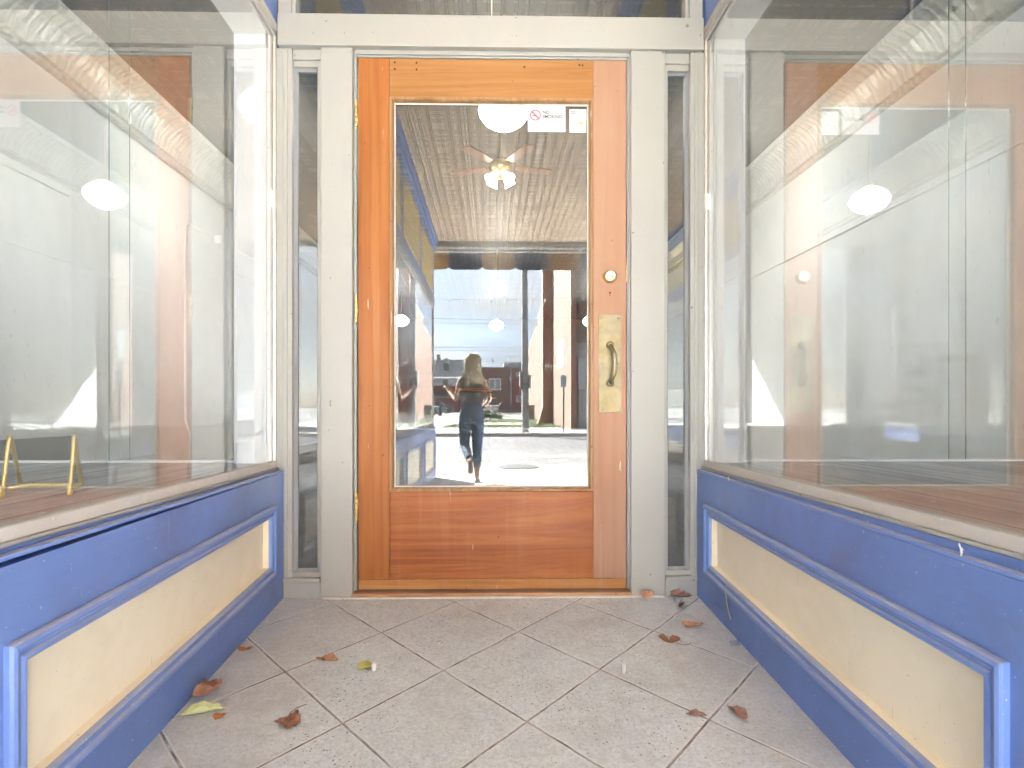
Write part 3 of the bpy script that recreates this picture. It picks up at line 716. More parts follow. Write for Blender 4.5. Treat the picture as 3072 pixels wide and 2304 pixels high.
# ============================================================================ SHOW WINDOW PLATFORMS, SLIDING PANES
for s, side in ((-1, "left"), (1, "right")):
    if s < 0: pl = B(-3.72, -.876, -5.9, .06, .30, .527).build("display_platform", 'plank')
    else: pl = MB().prism([(.876, .06, .30), (3.72, .06, .30), (3.72, -5.9, .30), (2.44, -5.9, .30), (.876, YC, .30)], (0, 0, .227)).build("display_platform", 'plank')
    tag(pl, f"worn grey plank platform behind the {side} show window", "platform", "display platforms")
    t = thing("sliding_partition", f"sliding glass panes at the back of the {side} platform", "glass partition", (s * 2.3, .03, .527), "sliding glass at the back of the platforms")
    a, b = sorted((s * 1.003, s * 3.72))
    m = B(a, b, .010, .050, .5272, .5345); m.build("track", 'white', t, .001)
    B(a, b, .012, .05, 2.95, 3.05).build("head_rail", 'white', t, .002)
    spans = ((-3.70, -1.445, .036), (-1.52, -1.005, .026)) if s < 0 else ((1.005, 1.934, .026), (1.872, 3.70, .036))
    for x0, x1, y in spans:
        q = B(x0, x1, y - .003, y + .003, .535, 2.95).build("pane", ['glass_rear', 'glassedge'], t)
        for f in q.data.polygons:
            if abs(f.normal.x) > .5: f.material_index = 1
    w_ = B(*sorted((s * .9, s * 3.72)), .062, .12, 0, .524).build("platform_back", 'wains')
    tag(w_, f"low boarded wall under the sliding panes of the {side} platform", "wall")

# ============================================================================ SHOP INTERIOR
B(-3.9, 3.9, .062, 18, -.3, -.002).build("shop_floor", 'shopfloor', kind='structure')
B(-3.9, 3.9, -6.0, 18.2, 3.96, 4.1).build("shop_ceiling", 'tin', kind='structure')
wl = thing("party_wall", "plain pale wall along the left side of the shop", "wall", (-3.8, 6, 0), "side walls of the shop")
B(-3.95, -3.75, -5.9, 2.85, .0, 3.96).build("plaster", 'inwall_white', wl)
B(-3.95, -3.80, 2.85, 18, .0, 3.96).build("plaster", 'inwall', wl)
B(-3.75, -3.735, .07, 2.85, .50, .60).build("baseboard", 'inwall_white', wl)
B(-3.75, -3.74, .07, 2.85, .0, .50).build("wainscot", 'wains', wl)
MB().tube([(-3.738, .2, 2.62), (-3.738, 2.8, 2.62)], .010, 8).build("pipe", 'white', wl)
wl = thing("party_wall", "plain pale wall along the right side of the shop", "wall", (3.8, 6, 0), "side walls of the shop")
B(3.75, 3.95, -5.9, 18, 0, 3.96).build("plaster", 'inwall', wl)
MB().tube([(3.738, .2, 2.62), (3.738, 14, 2.62)], .010, 8).build("pipe", 'white', wl)
bw_ = B(-3.9, 3.9, 18, 18.2, 0, 3.96).build("rear_wall", 'inwall_back'); tag(bw_, "wall at the far end of the shop, coloured dark to look dim", "wall")
for s, side in ((-1, "left"), (1, "right")):
    m = MB(); c = s * 3.75
    pts = [(c, 3.95), (c - s * .36, 3.95), (c - s * .34, 3.91), (c - s * .29, 3.90), (c - s * .21, 3.85), (c - s * .12, 3.74), (c - s * .08, 3.64), (c - s * .04, 3.63), (c - s * .04, 3.59), (c, 3.58)]
    m.prism([(x, .1, z) for x, z in pts], (0, 17.8, 0))
    tag(m.build("cornice", 'cornice'), f"embossed leaf cornice along the top of the {side} shop wall", "cornice", "tin cornices in the shop")

def pendant(label, loc, group="lit pendant lamps in the shop"):
    t = thing("pendant_lamp", label, "lamp", loc, group)
    prof = [(.045, .150), (.075, .140), (.135, .105), (.190, .045), (.208, .0), (.200, -.035), (.165, -.085), (.115, -.120), (.07, -.135), (.045, -.150), (.02, -.156), (.001, -.157)]
    o = MB().lathe(prof, 36).build("lamp_shade", 'lamp', None, smooth=True); o.parent = t
    o = MB().lathe([(.048, .148), (.052, .17), (.03, .20), (.012, .22)], 20).build("fitter", 'brassy', None, smooth=True); o.parent = t
    o = MB().tube([(0, 0, .2), (0, 0, 3.95 - 3.17)], .009, 8).build("rod", 'brassy'); o.parent = t
    return t
P0 = pendant("largest lit opal lamp, cut by the top of the door glass", (.10, 2.35, 3.17))
copy_tree(P0, (.12, 9.2, 3.17), "upper of the two small opal lamps seen through the middle of the door glass")
copy_tree(P0, (.14, 14.2, 3.17), "lower of the two small opal lamps seen through the middle of the door glass")
copy_tree(P0, (-2.69, 4.25, 3.17), "lit opal lamp seen beside the post of the left show window")
copy_tree(P0, (2.69, 4.25, 3.17), "lit opal lamp seen beside the post of the right show window")
copy_tree(P0, (-2.5, 13.4, 3.17), "far opal lamp low at the left edge of the door glass")
copy_tree(P0, (2.75, 13.4, 3.17), "far opal lamp low at the right edge of the door glass")

t = thing("ceiling_fan", "ceiling fan with brown blades and four lit bell shades", "ceiling fan", (.10, 4.15, 3.45))
M['blade_wood'] = plain("fan_blade_wood", (.13, .05, .03), .4, 0, .2, 10)
o = MB().tube([(0, 0, .1), (0, 0, .50)], .014, 10).build("down_rod", 'brassy'); o.parent = t
o = MB().lathe([(.02, .13), (.09, .10), (.115, .05), (.115, -.01), (.07, -.05), (.05, -.09), (.01, -.10)], 28).build("motor", 'brassy', smooth=True); o.parent = t
for k in range(5):
    a = R(14 + 72 * k); d = Vector((math.cos(a), math.sin(a), 0)); n = Vector((-d.y, d.x, 0))
    m = MB(); pts = [d * .17 - n * .05, d * .30 - n * .065, d * .58 - n * .07, d * .62, d * .58 + n * .07, d * .30 + n * .065, d * .17 + n * .05]
    m.prism([p + Vector((0, 0, .035)) for p in pts], (0, 0, .008)); o = m.build("fan_blade", 'blade_wood'); o.parent = t
for k in range(4):
    a = R(40 + 90 * k); d = Vector((math.cos(a), math.sin(a), 0))
    m = MB(); m.lathe([(.018, 0), (.03, -.03), (.045, -.07), (.066, -.10), (.070, -.105)], 18, cap=False)
    o = m.build("bell_shade", 'frost', smooth=True); o.parent = t; o.location = d * .085 + Vector((0, 0, -.06)); o.rotation_euler = (Vector((0, 0, -1)).rotation_difference(Vector((d.x * .75, d.y * .75, -1)))).to_euler()
    o2 = MB().lathe([(.005, -.03), (.022, -.05), (.026, -.07), (.015, -.09), (.001, -.094)], 14).build("bulb", 'bulb', smooth=True); o2.parent = o

t = thing("shop_counter", "dark counter front of slanted boards with a wooden top, inside the shop", "counter", (-.28, 5.6, 0))
B(-.46, -.02, 5.62, 6.0, 0, .98).build("body", 'blackmetal', t)
m = MB()
for k in range(9):
    x0 = -.46 + .048 * k; m.prism([(x0, 5.62, .98), (x0 + .012, 5.62, .98), (min(x0 + .012 + .45, -.02), 5.62, max(.98 - .45, .98 - (-.02 - x0))), (min(x0 + .45, -.032), 5.62, max(.53, .98 - (-.032 - x0)))], (0, -.008, 0))
m.build("slanted_strip", 'dark', t)
B(-.50, .02, 5.58, 6.04, .985, 1.02).build("top_board", 'wood_bot', t, .004)

# gold wire plate easel on the left platform
def twist(m, pts, r=.0058, rt=.0030):
    pts = [Vector(p) for p in pts]; seg = []
    for a, b in zip(pts, pts[1:]):
        n = max(2, int((b - a).length / .0018)); seg += [a.lerp(b, i / n) for i in range(n)]
    seg.append(pts[-1])
    for ph in (0, math.pi):
        path = []
        for i, p in enumerate(seg):
            d = (seg[min(i + 1, len(seg) - 1)] - seg[max(i - 1, 0)]).normalized(); up = Vector((0, 0, 1)) if abs(d.z) < .8 else Vector((1, 0, 0))
            a = d.cross(up).normalized(); b = a.cross(d)
            th = ph + i * .0018 / .0115 * 2 * math.pi
            path.append(p + (a * math.cos(th) + b * math.sin(th)) * rt)
        m.tube(path[::2], r * .62, 6)
ez = .5275
es = thing("plate_easel", "twisted gold wire plate easel standing on the left window platform", "plate easel", (-1.15, -.76, ez))
for f, b_ in (((-1.181, -.856), (-1.262, -.705)), ((-1.052, -.812), (-1.132, -.665))):
    ap = Vector((f[0] * .62 + b_[0] * .38, f[1] * .62 + b_[1] * .38, ez + .142))
    m = MB(); twist(m, [(f[0] + .014, f[1] - .022, ez + .030), (f[0] + .018, f[1] - .026, ez + .004), (f[0], f[1], ez + .006), (f[0], f[1], ez + .014), ap + Vector((.004, -.006, 0)), ap + Vector((-.004, .006, 0)), (b_[0], b_[1], ez + .006)])
    m.build("leg_wire", 'goldwire', es, smooth=True)
m = MB(); twist(m, [(-1.225, -.785, ez + .012), (-1.185, -.77, ez + .018), (-1.09, -.73, ez + .012), (-1.056, -.812, ez + .012)]); m.build("cross_wire", 'goldwire', es, smooth=True)

cd = thing("wall_cable", "thin white cable with a bend and a small box behind the left show window", "cable", (-1.25, .075, .53))
MB().tube([(-1.117, .075, 1.434), (-1.187, .075, 1.468), (-1.220, .075, 1.492), (-1.236, .075, 1.484), (-1.243, .075, 1.455), (-1.245, .075, 1.373), (-1.246, .075, 1.047), (-1.244, .075, .695), (-1.222, .075, .627), (-1.226, .075, .525)], .005, 8).build("cord", 'white', cd, smooth=True)
B(-1.125, -1.098, .066, .09, 1.412, 1.445).build("junction_box", 'white', cd, .003)

# ============================================================================ FACADE AND AWNING
fc = thing("shop_facade", "street front of the shop over and beside the recess", "building front", (0, -5.97, 0))
B(-4.0, 4.0, -6.10, -5.96, 3.20, 7.5).build("wall", 'brick_shade', fc)
B(-.95, 2.52, -6.00, -5.90, 3.08, 3.20).build("lintel", 'cream', fc)
for s in (-1, 1):
    B(*sorted((s * 3.6, s * 4.0)), -6.08, -5.9, -.3, 3.2).build("pier", 'brick_shade', fc)
    e = .875 if s < 0 else 2.46
    B(*sorted((s * e, s * 3.6)), -6.0, -5.92, -.3, .50).build("stall_riser", 'blue', fc)
    B(*sorted((s * e, s * 3.6)), -5.98, -5.94, 3.1, 3.2).build("head_board", 'cream', fc)
    B(*sorted((s * e, s * 3.6)), -5.962, -5.956, .50, 3.1).build("street_glass", 'glass_far', fc)
aw = thing("awning", "striped navy and gold canvas awning with a scalloped valance", "awning", (0, -6.6, 3.4))
sw = .565
for k in range(-2, 6):
    x0 = (k - .5) * sw + .12; x1 = x0 + sw; mt = 'canvas_navy' if k % 2 else 'canvas_gold'
    m = MB(); m.prism([(x0, -6.11, 4.45), (x1, -6.11, 4.45), (x1, -7.30, 3.42), (x0, -7.30, 3.42)], (0, 0, .004)); m.build("canopy_stripe", mt, aw)
    pts = [(x0, 3.418), (x1, 3.418), (x1, 3.145)] + [(x1 - sw * q, 3.145 - .045 * min(1, 3.2 * math.sin(math.pi * q)) ) for q in [i / 12 for i in range(1, 12)]] + [(x0, 3.145)]
    m = MB(); m.prism([(x, -7.302, z) for x, z in pts], (0, -.004, 0)); m.build("valance_scallop", mt, aw)
m = MB(); m.tube([(-1.3, -7.28, 3.40), (3.2, -7.28, 3.40)], .016, 8); m.tube([(-1.3, -6.7, 3.90), (3.2, -6.7, 3.90)], .016, 8)
for x in (-1.25, .10, 1.5, 3.15): m.tube([(x, -6.1, 3.35), (x, -7.28, 3.40)], .014, 8); m.tube([(x, -6.11, 4.42), (x, -7.28, 3.40)], .014, 8)
m.build("awning_frame", 'white', aw)

# ============================================================================ STICKERS ON THE DOOR GLASS
def text(s, size, x, y, z, m_, parent, name, align='LEFT', bold=0.0, rotz=0):
    cu = bpy.data.curves.new(name, 'FONT'); cu.body = s; cu.size = size; cu.align_x = align; cu.extrude = .00015; cu.offset = bold
    o = bpy.data.objects.new(name, cu); col.objects.link(o); o.rotation_euler = (R(90), 0, rotz); o.location = (x, y, z)
    dg = bpy.context.evaluated_depsgraph_get(); me = bpy.data.meshes.new_from_object(o.evaluated_get(dg))
    mw = Matrix.Translation((x, y, z)) @ Matrix.Rotation(rotz, 4, 'Z') @ Matrix.Rotation(R(90), 4, 'X'); me.transform(mw)
    bpy.data.objects.remove(o); bpy.data.curves.remove(cu)
    o = bpy.data.objects.new(name, me); col.objects.link(o); me.materials.clear(); me.materials.append(M[m_])
    attach(o, parent); return o
SY = .0182
st = thing("no_smoking_sign", "white no smoking sticker with a red barred circle on the door glass", "sign", (.221, SY, 1.90))
B(.1445, .2965, SY - .0004, SY + .0006, 1.851, 1.9555).build("card", 'signwhite', st, .0003)
m = MB(); cx_, cz_ = .1755, 1.918
n = 40; ro, ri = .0215, .0180
A = [[(cx_ + r_ * math.cos(2 * math.pi * k / n), SY - .0007, cz_ + r_ * math.sin(2 * math.pi * k / n)) for k in range(n)] for r_ in (ro, ri)]
for k in range(n): m.face([A[0][k], A[0][(k + 1) % n], A[1][(k + 1) % n], A[1][k]])
q = .0185 * .7071; e = .0016
m.face([(cx_ - q - e, SY - .0008, cz_ + q - e), (cx_ - q + e, SY - .0008, cz_ + q + e), (cx_ + q + e, SY - .0008, cz_ - q + e), (cx_ + q - e, SY - .0008, cz_ - q - e)])
m.build("barred_circle", 'signred', st)
m = B(cx_ - .012, cx_ + .008, SY - .00055, SY - .0005, cz_ - .0035, cz_ - .0005); m.build("cigarette", 'signblack', st)
m = MB().tube([(cx_ + .009, SY - .0005, cz_ + .002), (cx_ + .006, SY - .0005, cz_ + .007), (cx_ + .011, SY - .0005, cz_ + .010), (cx_ + .006, SY - .0005, cz_ + .014)], .0008, 5); m.build("smoke_mark", 'signgrey', st)
text("NO", .0175, .2040, SY - .0006, 1.9240, 'signblack', st, "lettering", bold=.0002)
text("SMOKING", .0175, .2040, SY - .0006, 1.9068, 'signblack', st, "lettering", bold=.0002)
text("Thank you for not smoking in this building", .0040, .2040, SY - .0006, 1.9005, 'signpale', st, "lettering")
m = B(.156, .252, SY - .0006, SY - .0005, 1.8735, 1.8745)
m.box(.157, .258, SY - .0006, SY - .0005, 1.8685, 1.8697); m.box(.2635, .2640, SY - .0006, SY - .0005, 1.865, 1.878); m.box(.268, .283, SY - .0006, SY - .0005, 1.871, 1.8725); m.box(.268, .284, SY - .0006, SY - .0005, 1.867, 1.8685)
m.build("small_print", 'signpale', st)
st = thing("payment_sticker", "small pale card payment sticker in the upper corner of the door glass", "sticker", (.346, SY, 1.896))
B(.3115, .3805, SY - .0003, SY + .0005, 1.8485, 1.9435).build("card", 'signwhite', st, .0002)
m = B(.321, .333, SY - .0005, SY - .0003, 1.9235, 1.9355); m.build("emblem", 'signblack', st)
B(.3228, .3312, SY - .0006, SY - .0005, 1.9253, 1.9337).build("emblem_field", 'signwhite', st); B(.3255, .3285, SY - .0007, SY - .0006, 1.928, 1.931).build("emblem_dot", 'signblack', st)
text("Square", .0115, .3355, SY - .0005, 1.9255, 'signpale', st, "lettering")
text("Pay", .0062, .3265, SY - .0005, 1.9055, 'signgrey', st, "lettering"); text("G Pay", .0062, .3520, SY - .0005, 1.9055, 'signpale', st, "lettering")
text("VISA", .0088, .3210, SY - .0005, 1.8835, 'signgrey', st, "lettering")
m = MB().lathe([(.0052, 0), (.0052, .0002)], 20, (.356, SY - .0004, 1.887), 'y'); m.lathe([(.0052, 0), (.0052, .0002)], 20, (.3625, SY - .0003, 1.887), 'y'); m.build("round_badge", 'signlime', st)
B(.3235, .336, SY - .0005, SY - .0003, 1.858, 1.8695).build("square_badge", 'signcyan', st)
text("AMEX", .0042, .3240, SY - .0006, 1.8622, 'signwhite', st, "lettering"); text("DISCOVER", .0046, .3480, SY - .0005, 1.8625, 'signpale', st, "lettering")

# ============================================================================ LEAVES AND LITTER
def leafmesh(seed, size, lobes, curl, narrow=1.0, fold=0.0):
    rg = random.Random(seed); n = 46; m = MB(); rings = 5; vs = []
    c = m.bm.verts.new((0, 0, 0))
    out = []
    for k in range(n):
        a = 2 * math.pi * k / n
        r = .62 + .38 * abs(math.cos(a * lobes / 2)) ** .7 + rg.uniform(-.07, .07)
        out.append((r * math.cos(a), r * math.sin(a) * narrow))
    ph = rg.uniform(0, 6.28); amp = curl
    for j in range(1, rings + 1):
        f = j / rings; ring = []
        for k, (x, y) in enumerate(out):
            X, Y = x * f * size, y * f * size
            z = amp * size * (.55 * f * f * (1 + .8 * math.sin(2 * math.atan2(y, x) + ph)) + .10 * math.sin(9 * math.atan2(y, x) + ph) * f) + rg.uniform(-.02, .02) * size * f
            if fold: z += fold * abs(Y) ; Y *= (1 - .45 * fold)
            ring.append(m.bm.verts.new((X, Y, max(z, -.001))))
        vs.append(ring)
    for k in range(n): m.bm.faces.new((c, vs[0][k], vs[0][(k + 1) % n]))
    for q, t in zip(vs, vs[1:]):
        for k in range(n): m.bm.faces.new((q[k], t[k], t[(k + 1) % n], q[(k + 1) % n]))
    return m
LG = "fallen leaves on the entry floor"
def leaf(label, xy, rot, mat_, seed, size, lobes, curl, narrow=1., fold=0., stem=None, tilt=(0, 0), z=0, cat="leaf"):
    x, y = xy
    o = thing("fallen_leaf", label, cat, (x, y, fz(y) + .003 + z), LG)
    b = leafmesh(seed, size, lobes, curl, narrow, fold).build("leaf_blade", mat_, smooth=True, solid=.0008); b.parent = o
    if stem:
        st_ = MB().tube([Vector(p) * size for p in stem], .0011, 6).build("stem", mat_); st_.parent = o
    o.rotation_euler = (tilt[0], tilt[1] - 0, rot)
    return o
leaf("large brown leaf folded on edge against the left bulkhead", (-.772, -.700), R(62), 'leafbrown', 1, .052, 3, .5, .40, .6, tilt=(R(-18), 0), z=.012)
leaf("pale green curled leaf lying near the left bulkhead", (-.752, -.765), R(20), 'leafgreen', 2, .052, 2, .35, .42, .5)
leaf("rusty star shaped leaf with a curved stem on the left slab", (-.512, -.812), R(70), 'leafbrown', 3, .033, 5, .55, 1, 0, [(0, 0, .1), (.6, .3, .45), (1.3, .2, .5), (1.9, -.2, .55)])
leaf("tan leaf with ragged points lying left of the middle joint", (-.505, -.497), R(-12), 'leaftan', 4, .036, 4, .3, .6)
leaf("small orange leaf scrap below the left bulkhead", (-.785, -.432), R(10), 'leaforange', 5, .026, 3, .3, .5)
leaf("tiny orange leaf crumb beside the green leaf", (-.697, -.781), R(50), 'leaforange', 6, .018, 3, .4, .7)
leaf("flat tan leaf with five points near the right bulkhead", (.705, -.280), R(8), 'leaftan', 7, .041, 5, .22, .62)
leaf("dark curled leaf with a thin stem on the right slab", (.580, -.408), R(-28), 'leafdark', 8, .034, 2, .6, .34, .7, [(.6, 0, .1), (1.2, -.05, .1), (1.8, -.15, .2), (2.0, .25, .3)])
leaf("brown leaf wedged in the corner by the right sidelight", (.742, -.035), R(-14), 'leafmauve', 9, .044, 3, .5, .5, .4)
leaf("small upright brown leaf in the joint near the right corner", (.705, -.130), R(60), 'leafmauve', 10, .026, 2, .7, .6, .8, tilt=(R(40), 0), z=.006)
leaf("smooth mauve heart shaped leaf on the front right slab", (.636, -.790), R(-75), 'leafmauve', 11, .032, 2, .35, .72, .25)
leaf("narrow brown leaf lying along the joint on the right", (.527, -.795), R(-5), 'leafmauve', 12, .026, 2, .4, .4, .5)
leaf("brown leaf tip standing against the foot of the right post", (.606, -.036), R(15), 'leaftan', 13, .030, 3, .4, .6, tilt=(R(55), 0), z=.010)
def scrap(name, label, cat, loc, shape):
    o = shape; tag(o, label, cat); o.location = loc; return o
o = MB().tube([(0, 0, 0), (.004, .003, .012), (.004, .004, .028)], [.0055, .006, .0055], 10).build("cigarette_butt", 'paper'); scrap("", "white cigarette butt standing on the right slab", "litter", (.386, -.588, fz(-.588) + .001), o)
o = MB().tube([(0, 0, 0), (.001, .001, .014), (.002, -.001, .024)], [.0065, .007, .006], 10).build("cigarette_butt", 'paper'); scrap("", "white butt end in a dirty tuft of fluff left of the middle", "litter", (-.350, -.560, fz(-.56) + .001), o)
m = leafmesh(21, .030, 5, .45, .7); o = m.build("fluff_tuft", 'drygrass', solid=.001); tag(o, "dry tangled tuft beside the white butt end", "litter"); o.location = (-.374, -.545, fz(-.545) + .002)
m = MB(); m.prism([(0, 0, 0), (.020, 0, .002), (.024, 0, .05), (.016, 0, .085), (.004, 0, .07)], (0, .0006, 0)); o = m.build("plastic_strip", 'film'); tag(o, "clear plastic strip hanging on the right bulkhead moulding", "litter"); o.location = (.792, -.335, .02); o.rotation_euler = (R(4), R(12), R(70))
m = MB().tube([(0, 0, 0), (-.006, .012, .04), (-.004, .03, .08), (.006, .045, .11)], [.0016, .0014, .0012, .0006], 6); o = m.build("grass_stalk", 'drygrass'); tag(o, "bent dry grass stalk against the right yellow panel", "litter"); o.location = (.800, -.365, .035)
m = MB(); m.prism([(0, 0, 0), (.035, .004, 0), (.032, .02, .012), (.004, .016, .008)], (0, 0, .0008)); o = m.build("plastic_scrap", 'film'); tag(o, "crumpled clear plastic scrap at the foot of the right bulkhead", "litter"); o.location = (.772, -.432, fz(-.44) + .003)
# cobwebby white tufts under the sills
for x, y, lab in ((.829, -.33, "small white web tuft under the right sill near the door"), (.829, -1.28, "small white web tuft under the right sill far from the door")):
    rg = random.Random(int(y * 100)); m = MB()
    for k in range(9): m.tube([(0, 0, 0), (rg.uniform(-.006, .002), rg.uniform(-.008, .008), rg.uniform(-.012, .016))], [.0012, .0005], 5)
    o = m.build("web_tuft", 'paper'); tag(o, lab, "cobweb"); o.location = (x - .02, y, .497)

# ============================================================================ STREET (seen in the door glass)
tag(MB().lathe([(.36, 0), (.36, .012), (.33, .016), (.001, .016)], 32, (.45, -7.45, -.275)).build("manhole_cover", 'blackmetal'), "round iron manhole cover in the near pavement", "manhole cover")
t = thing("utility_pole", "tall pale concrete pole on the far kerb", "utility pole", (1.27, -18.95, -.17))
MB().tube([(1.27, -18.95, -.17), (1.25, -18.95, 4), (1.2, -18.95, 13)], [.135, .12, .09], 16).build("shaft", 'steel_pole', t)
m = B(1.05, 1.13, -19.1, -18.8, 1.55, 2.15); m.box(1.39, 1.47, -19.1, -18.8, 1.5, 2.0); m.build("meter_box", 'boxgrey', t, .01)
MB().lathe([(.14, 1.62), (.145, 1.64), (.14, 1.67)], 16, (1.255, -18.95, 0)).build("band", 'blackmetal', t)
t = thing("parking_sign", "small teal parking sign on a thin dark green post", "sign", (2.72, -18.95, -.17))
MB().tube([(2.72, -18.95, -.17), (2.72, -18.95, 2.0)], .03, 8).build("post", 'greenpost', t)
B(2.60, 2.82, -18.91, -18.90, 1.55, 1.98).build("plate", 'signskin', t, .004)
B(2.61, 2.81, -18.899, -18.896, 1.80, 1.97).build("plate_top", 'signteal', t)
m = MB()
for z in (1.75, 1.70, 1.65, 1.60): m.box(2.63, 2.79, -18.899, -18.897, z, z + .018)
m.build("plate_lines", 'signteal', t)
# brick building across the street
t = thing("brick_building", "orange brick building with a long sunlit side wall and a brick buttress", "building", (6, -36, -.17))
m = MB(); m.prism([(3.42, -22.15, -.5), (3.42, -22.15, 10.5), (3.42, -31.5, 10.0), (3.42, -31.5, 8.0), (3.42, -40, 7.4), (3.42, -40, 6.9), (3.42, -50.5, 6.3), (3.42, -50.5, -.5)], (.35, 0, 0)); m.build("side_wall", 'brick_side', t)
m = MB(); m.prism([(3.40, -31.5, 8.0), (3.40, -31.5, 8.12), (3.40, -40, 7.52), (3.40, -40, 7.02), (3.40, -50.5, 6.42), (3.40, -50.5, 6.3), (3.40, -40, 6.9), (3.40, -40, 7.4)], (.4, 0, 0)); m.build("coping", 'pale_board', t)
B(2.88, 3.41, -30.4, -29.3, -.3, 8.5).build("buttress", 'brick_red', t); B(2.84, 3.41, -30.45, -29.25, 8.5, 8.72).build("buttress_cap", 'signskin', t)
m = MB(); m.prism([(3.38, -29.2, -.3), (2.55, -29.2, -.3), (2.9, -29.2, .95), (3.38, -29.2, .95)], (0, -.9, 0)); m.build("buttress_foot", 'brick_red', t)
B(3.42, 3.66, -22.15, -21.95, -.3, 10.4).build("corner_pier", 'brick_red', t)
B(3.66, 12, -22.4, -22.15, 3.6, 10.4).build("upper_front", 'brick_shade', t)
B(3.66, 12, -22.35, -22.12, 3.0, 3.6).build("fascia", 'grey_wall', t)
B(3.75, 12, -22.25, -22.02, 1.55, 2.95).build("sign_band", 'pale_board', t)
B(3.66, 4.1, -22.35, -22.16, -.2, 1.5).build("stall_wall", 'grey_wall', t)
B(4.1, 4.18, -22.3, -22.1, -.1, 1.5).build("window_frame", 'white', t); B(6.9, 7.0, -22.3, -22.1, -.1, 1.5).build("window_frame", 'white', t)
B(4.18, 6.9, -22.28, -22.22, 0, 1.5).build("shop_glass", 'blackmetal', t)
B(3.40, 3.43, -26.6, -24.2, 2.75, 4.05).build("wall_board", 'signskin', t)
B(3.42, 12, -50.6, -50.4, -.4, 6.2).build("rear_wall", 'brick_shade', t)
B(3.7, 12, -50.4, -22.4, 6.0, 6.15).build("roof", 'grey_wall', t)
t = thing("utility_cabinet", "grey utility cabinet on the grass beside the pole", "utility cabinet", (2.7, -37, -.1))
B(2.45, 3.0, -37.4, -36.9, -.1, .92).build("body", 'boxgrey', t, .02); B(2.43, 3.02, -37.42, -36.88, .92, .96).build("lid", 'boxgrey', t, .01)
t = thing("park_bench", "black slatted metal bench on the lawn", "bench", (1.25, -34.4, -.12))
m = MB()
for k in range(7): m.box(.40, 2.1, -34.62 - .0 - k * .012, -34.60 - k * .012, .36 + k * .075, .40 + k * .075)
m.build("backrest", 'blackmetal', t)
m = MB()
for k in range(5): m.box(.40, 2.1, -34.55 + k * .09, -34.49 + k * .09, .30, .325)
m.build("seat", 'blackmetal', t)
for x in (.5, 2.0):
    m = MB(); m.tube([(x, -34.15, -.15), (x, -34.15, .50), (x, -34.6, .52)], .025, 8); m.tube([(x, -34.6, -.15), (x, -34.6, .55), (x, -34.7, .88)], .025, 8); m.build("leg", 'blackmetal', t)
def bush(label, loc, rx, rz, n, name="shrub"):
    rg = random.Random(int(loc[0] * 77)); m = MB()
    for i in range(n):
        a, b, r = rg.uniform(0, 6.28), rg.uniform(-.3, 1), rg.random() ** .4
        p = Vector((rx * r * math.cos(a) * math.sqrt(max(0, 1 - b * b * .8)), rx * r * math.sin(a) * math.sqrt(max(0, 1 - b * b * .8)), rz * (.5 + .5 * r * b)))
        d = Vector((rg.uniform(-1, 1), rg.uniform(-1, 1), rg.uniform(-.2, 1))).normalized(); e_ = d.cross(Vector((rg.uniform(-1, 1), rg.uniform(-1, 1), rg.uniform(-1, 1)))).normalized()
        m.face([p - e_ * .03, p + d * .08, p + e_ * .03, p - d * .06])
    o = m.build("foliage", 'shrubleaf'); t = thing(name, label, "shrub", loc, "shrubs by the bench"); o.parent = t
    o = MB().tube([(0, 0, 0), (.02, 0, rz * .5)], .02, 6).build("stem", 'greenpost'); o.parent = t
bush("round green shrub left of the bench", (-.35, -33.6, -.13), .5, .72, 900)
bush("low flowering shrub against the bench end", (.25, -33.2, -.13), .42, .6, 700)
bush("small shrub behind the brick circle", (-.75, -34.6, -.12), .35, .5, 500)

